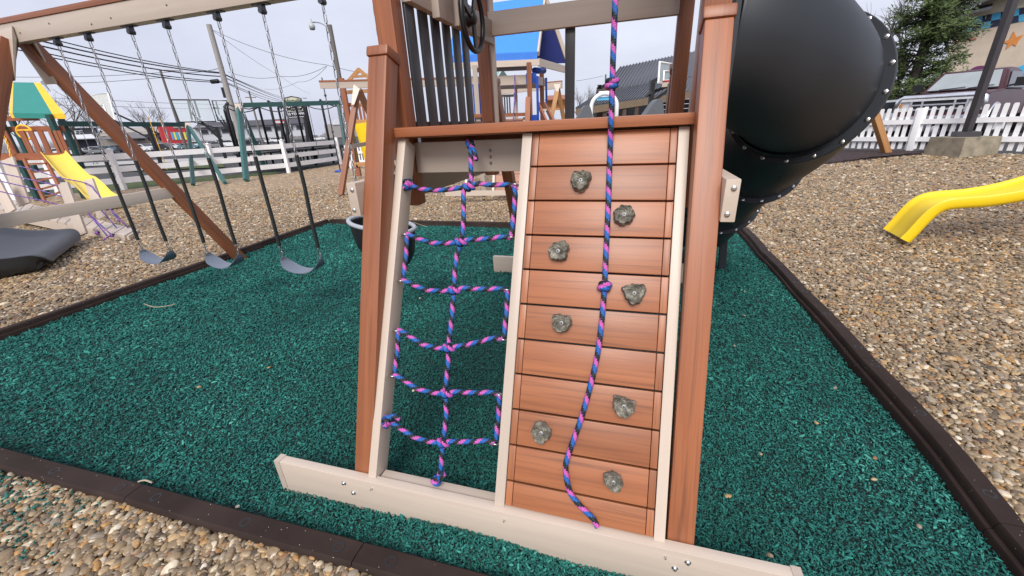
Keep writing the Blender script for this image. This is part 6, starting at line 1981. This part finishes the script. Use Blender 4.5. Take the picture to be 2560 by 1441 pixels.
for s in (-1, 1):
    tpart('side_window', MB().prism([(-0.85, s * 0.935, 1.36), (-0.75, s * 0.80, 1.82), (0.35, s * 0.80, 1.82), (0.92, s * 0.935, 1.36)], (0, s * 0.012, 0)), CARGLASS)
    mr_ = tpart('side_mirror', MB().box((0.72, s * 1.05 - 0.02, 1.38), (0.80, s * 1.05 + s * 0.26 if s > 0 else s * 1.05, 1.62)) if s > 0 else MB().box((0.72, -1.31, 1.38), (0.80, -1.05, 1.62)), BLACK)
    tpart('mirror_arm', MB().bar((0.76, s * 0.9, 1.40), (0.76, s * 1.1, 1.44), 0.05, 0.05), BLACK, mr_)
    hl = tpart('headlight', MB().box((2.70, s * 0.80 - 0.15, 0.80), (2.765, s * 0.80 + 0.15, 1.10)), plain('headlight_lens', (0.6, 0.6, 0.6), 0.1))
    tpart('indicator', MB().box((2.72, s * 0.88 - 0.05, 0.92), (2.775, s * 0.88 + 0.05, 1.02)), ORG, hl)
    for x in (-1.95, 1.75):
        w_ = tpart('wheel', MB().lathe([(0.40, -0.13), (0.42, 0), (0.40, 0.13)], 20, Matrix.Translation((x, s * 0.90, 0.42)) @ Matrix.Rotation(math.pi / 2, 4, 'X')), TYRE, smooth=True, angle=40)
        tpart('rim', MB().lathe([(0.26, 0), (0.06, 0.03)], 16, Matrix.Translation((x, s * 1.035, 0.42)) @ Matrix.Rotation(-s * math.pi / 2, 4, 'X')), CHROME, w_)
        tpart('wheel_arch', MB().tube([(x + 0.52 * math.cos(a), s * 1.0, 0.42 + 0.52 * math.sin(a)) for a in [math.pi * k / 14 for k in range(15)]], 0.035, 6), CHROME if x > 0 else MAROON, smooth=True)
gr = tpart('grille', MB().box((2.70, -0.64, 0.74), (2.76, 0.64, 1.08)), BLACK)
tpart('grille_surround', MB().tube([(2.78, -0.98, 0.78), (2.78, -0.94, 1.13), (2.76, -0.85, 1.19), (2.77, 0.85, 1.19), (2.78, 0.94, 1.13), (2.78, 0.98, 0.78)], 0.075, 8), CHROME, gr, True)
tpart('grille_surround', MB().prism([(2.76, -0.97, 1.02), (2.76, -0.92, 1.17), (2.76, -0.84, 1.22), (2.76, 0.84, 1.22), (2.76, 0.92, 1.17), (2.76, 0.97, 1.02), (2.76, 0.88, 1.08), (2.76, -0.88, 1.08)], (0.06, 0, 0)), plain('bright_chrome_band', (0.80, 0.80, 0.82), 0.3, metal=0.4), gr)
for y_ in (-0.62, -0.36, 0.36, 0.62):
    tpart('grille_bar', MB().box((2.765, y_ - 0.025, 0.74), (2.79, y_ + 0.025, 1.14)), CHROME, gr)
for z_ in (0.84, 0.97):
    tpart('grille_bar', MB().box((2.765, -0.62, z_ - 0.02), (2.785, 0.62, z_ + 0.02)), CHROME, gr)
tpart('bumper', MB().box((2.70, -1.0, 0.42), (2.88, 1.0, 0.66)), CHROME)
tp0 = D(2345, horizon_at(2345), 12.6)
HEAD = math.atan2(-HF.y, -HF.x) - 1.05
TRUCK = Matrix.Translation(Vector((tp0.x, tp0.y, 0.50))) @ Matrix.Rotation(HEAD, 4, 'Z') @ Matrix.Scale(1.04, 4) @ Matrix.Translation((-2.75, 0, 0))
tk.matrix_basis = TRUCK
def lot_car(px, d, rot, m, kind, label):
    t = put_car(px, d, rot, m, kind, label)
    return t
lot_car(2225, 19, -1.0, CARWHITE, 'van', 'white car with dark windows left of the maroon truck, beyond the picket fence')
lot_car(2290, 15.5, -1.35, CARWHITE, 'car', 'low white car just behind the picket fence beside the truck')
lot_car(2262, 24, -0.4, CARDARK, 'car', 'dark car far behind the slide flange, left of the truck mirror')
lot_car(2470, 17.5, -0.9, CARDARK, 'van', 'black vehicle behind the cab of the maroon truck')

# ------------------------------------------------------------------ trees
BARK = wood('bark', (0.055, 0.045, 0.038), (0.10, 0.085, 0.072), (0.03, 0.025, 0.02), rough=0.9)
def limbs(mb, p, d, L, r, depth, rs, spread=0.5, up=0.15, n=3, tips=None):
    steps = 3
    pts, rr = [p], [r]
    q, dd = p.copy(), d.copy()
    for i in range(steps):
        dd = (dd + Vector((rs.gauss(0, 0.10), rs.gauss(0, 0.10), rs.gauss(0, 0.06) + up * 0.3))).normalized()
        q = q + dd * (L / steps)
        pts.append(q.copy())
        rr.append(r * (1 - 0.45 * (i + 1) / steps))
    mb.tube(pts, rr, 5 if depth > 1 else 3, cap=False)
    if depth == 0:
        if tips is not None:
            tips.append(q)
        return
    for k in range(n):
        f = rs.uniform(0.45, 1.0)
        i = min(int(f * steps), steps - 1)
        b = pts[i].lerp(pts[i + 1], f * steps - i)
        nd = (dd + Vector((rs.gauss(0, spread), rs.gauss(0, spread), rs.gauss(0, spread * 0.6) + up))).normalized()
        limbs(mb, b, nd, L * rs.uniform(0.55, 0.8), r * 0.52, depth - 1, rs, spread, up, n, tips)
def bare_tree(px, py, d, h, label, seed, n=4, depth=4, r=0.16, group='bare trees in the distance'):
    b = D(px, py, d)
    b.z = -0.1 + rise(b.x, b.y)
    t = thing('bare_tree', b, label, 'tree', group)
    rs = random.Random(seed)
    tr, cw = MB(), MB()
    tr.tube([b, b + UP * h * 0.2, b + UP * h * 0.42], [r, r * 0.8, r * 0.6], 7)
    part('trunk', tr, BARK, t, True)
    for k in range(5):
        a = k * 1.256 + rs.random()
        limbs(cw, b + UP * h * rs.uniform(0.22, 0.42), Vector((math.cos(a) * 0.55, math.sin(a) * 0.55, 0.8)).normalized(), h * 0.28, r * 0.45, depth - 1, rs, 0.42, 0.12, n)
    part('crown', cw, BARK, t)
    return t
bare_tree(196, 365, 48, 10.0, 'bare branching tree between the green roof and the pale backboard', 3)
bare_tree(390, 358, 75, 10.5, 'hazy bare tree just right of the pale backboard', 4)
bare_tree(250, 362, 80, 11.0, 'hazy bare tree behind the pale backboard', 6)
bare_tree(60, 372, 60, 10.0, 'bare tree behind the green roofed playset', 8)
bare_tree(1452, 312, 45, 5.2, 'small budding bare tree left of the dark metal roof', 5, r=0.08)
def conifer(px, py, d, h, w, label, seed, m, cat='tree', n=2600, name='conifer'):
    b = D(px, py, d)
    b.z = -0.1 + rise(b.x, b.y)
    t = thing(name, b, label, cat)
    rs = random.Random(seed)
    part('trunk', MB().tube([b, b + UP * h * 0.95], [0.05 * w, 0.01], 7), BARK, t, True)
    mb = MB()
    for k in range(n):
        f = rs.random() ** 0.8
        z = h * (0.06 + 0.94 * f)
        a = rs.uniform(0, 2 * math.pi)
        lay = 0.75 + 0.25 * math.sin(f * 40 + a * 2)
        R_ = w * (1 - f) * lay * math.sqrt(rs.uniform(0.25, 1)) + 0.05
        c_ = b + Vector((R_ * math.cos(a), R_ * math.sin(a), z))
        o = Vector((math.cos(a), math.sin(a), -0.35 + rs.gauss(0, 0.25))).normalized() * (0.10 * w + 0.12)
        s_ = Vector((-math.sin(a), math.cos(a), rs.gauss(0, 0.4))).normalized() * 0.035 * (w + 1)
        mb.add([c_ - s_, c_ + s_, c_ + o * 1.2 + s_ * 0.3, c_ + o * 1.2 - s_ * 0.3], [(0, 1, 2, 3)])
    part('crown', mb, m, t)
    return t
def leafmat(name, a, b):
    m, t, p = nodes(name)
    g = N(t, 'ShaderNodeNewGeometry')
    r = ramp(t, [(0.0, a), (1.0, b)])
    t.links.new(g.outputs['Random Per Island'], r.inputs['Fac'])
    t.links.new(r.outputs[0], p.inputs['Base Color'])
    p.inputs['Roughness'].default_value = 0.65
    return m
NEEDLE = leafmat('evergreen_needles', (0.025, 0.050, 0.012), (0.105, 0.145, 0.038))
NEEDLE2 = leafmat('far_needles', (0.03, 0.045, 0.035), (0.06, 0.075, 0.055))
conifer(1496, 310, 55, 5.7, 1.3, 'small dark conifer left of the dark metal roof, nearer the arch', 4, NEEDLE2)
conifer(1507, 309, 58, 6.0, 0.9, 'slim dark conifer touching the far pole left of the metal roof', 5, NEEDLE2)
pole6, pb6, pz6 = utility_pole(1510, 306, 60, 1508, 185, 0.25, POLEWD, 'thin far pole with a curved top beside the small conifers', taper=0.9)

# the big evergreen behind the slide: limbs carrying clumps of needles, with gaps
eb = D(2258, 292, 18)
eb.z = rise(eb.x, eb.y)
ev = thing('evergreen_tree', eb, 'large green evergreen tree between the black slide and the painted building', 'tree')
rs = random.Random(12)
part('trunk', MB().tube([eb, eb + UP * 3.0, eb + UP * 7.5], [0.24, 0.18, 0.05], 8), BARK, ev, True)
br, fo = MB(), MB()
HGT = 7.6
for k in range(190):
    f = rs.random()
    z = 0.6 + f * (HGT - 0.8)
    a = rs.uniform(0, 2 * math.pi)
    Lb = (1.35 * (1 - f) ** 0.5 + 0.40) * rs.uniform(0.65, 1.15)
    st_ = eb + UP * z
    dv = Vector((math.cos(a), math.sin(a), rs.uniform(-0.05, 0.38))).normalized()
    en = st_ + dv * Lb
    br.tube([st_, st_.lerp(en, 0.5) + UP * 0.05, en], [0.035, 0.022, 0.008], 4, cap=False)
    for c in range(int(5 + Lb * 4)):
        g_ = rs.uniform(0.3, 1.05)
        cc = st_.lerp(en, g_) + Vector((rs.gauss(0, 0.14), rs.gauss(0, 0.14), rs.gauss(0, 0.10)))
        cs = rs.uniform(0.10, 0.26)
        for q_ in range(15):
            o = Vector((rs.gauss(0, 1), rs.gauss(0, 1), rs.gauss(0.25, 0.7))).normalized()
            p_ = cc + o * cs * rs.uniform(0.1, 1)
            tdir = (o + Vector((rs.gauss(0, 0.5), rs.gauss(0, 0.5), rs.gauss(0, 0.5)))).normalized()
            sd = tdir.orthogonal().normalized() * 0.027
            fo.add([p_ - sd, p_ + sd, p_ + tdir * 0.15 + sd * 0.3, p_ + tdir * 0.15 - sd * 0.3], [(0, 1, 2, 3)])
part('branch', br, BARK, ev)
part('crown', fo, NEEDLE, ev)
bare_tree(2225, 290, 30, 10.5, 'tall bare tree rising behind the big evergreen, left side', 15, n=4, r=0.2, group='bare trees by the parking lot')
bare_tree(2330, 290, 31, 11.0, 'tall bare tree rising behind the big evergreen, right side', 16, n=4, r=0.2, group='bare trees by the parking lot')

# far woods: one mass of bare grey-brown twigs along the skyline
WOODM = leafmat('far_twigs', (0.16, 0.145, 0.15), (0.26, 0.24, 0.245))
mb = MB()
rs = random.Random(5)
for k in range(15000):
    px = rs.uniform(-500, 1460)
    d = rs.uniform(240, 320)
    prof = 15 + 7 * math.sin(px * 0.013) + 6 * math.sin(px * 0.037 + 1) + 3 * math.sin(px * 0.11)
    b = D(px, horizon_at(px), d)
    h = max(1.5, prof * d / 1000 * rs.uniform(0.45, 1.15) * (1.5 if 500 < px < 900 else 1.25))
    z0 = rs.uniform(-1, h * 0.6)
    p = Vector((b.x, b.y, z0))
    o = HR * rs.gauss(0, 0.35) + UP
    w_ = HR * rs.uniform(0.05, 0.22)
    e = p + o * (h - z0) * rs.uniform(0.5, 1)
    mb.add([p - w_, p + w_, e], [(0, 1, 2)])
fw = part('far_woods', mb, WOODM, None)
tag(fw, kind='stuff')
fw['label'] = 'band of bare grey woods along the far skyline'
# stray twigs lying on the mulch and gravel
TWIG = plain('dry_twig', (0.38, 0.31, 0.22), 0.8)
for k, (ln, lab) in enumerate([([(360, 760), (385, 768), (415, 766), (440, 760)], 'thin dry stem lying on the green mulch below the left swing'), ([(1033, 556), (1050, 562), (1066, 567)], 'pale twig lying on the mulch just behind the net'), ([(345, 1205), (362, 1201), (380, 1207)], 'short pale twig lying against the front edging')]):
    o = part('twig', MB().tube(smooth_path([G(px, py, 0.012) for px, py in ln], 4), 0.004, 6), TWIG, None, True)
    tag(o, lab, 'twig', 'stray twigs')
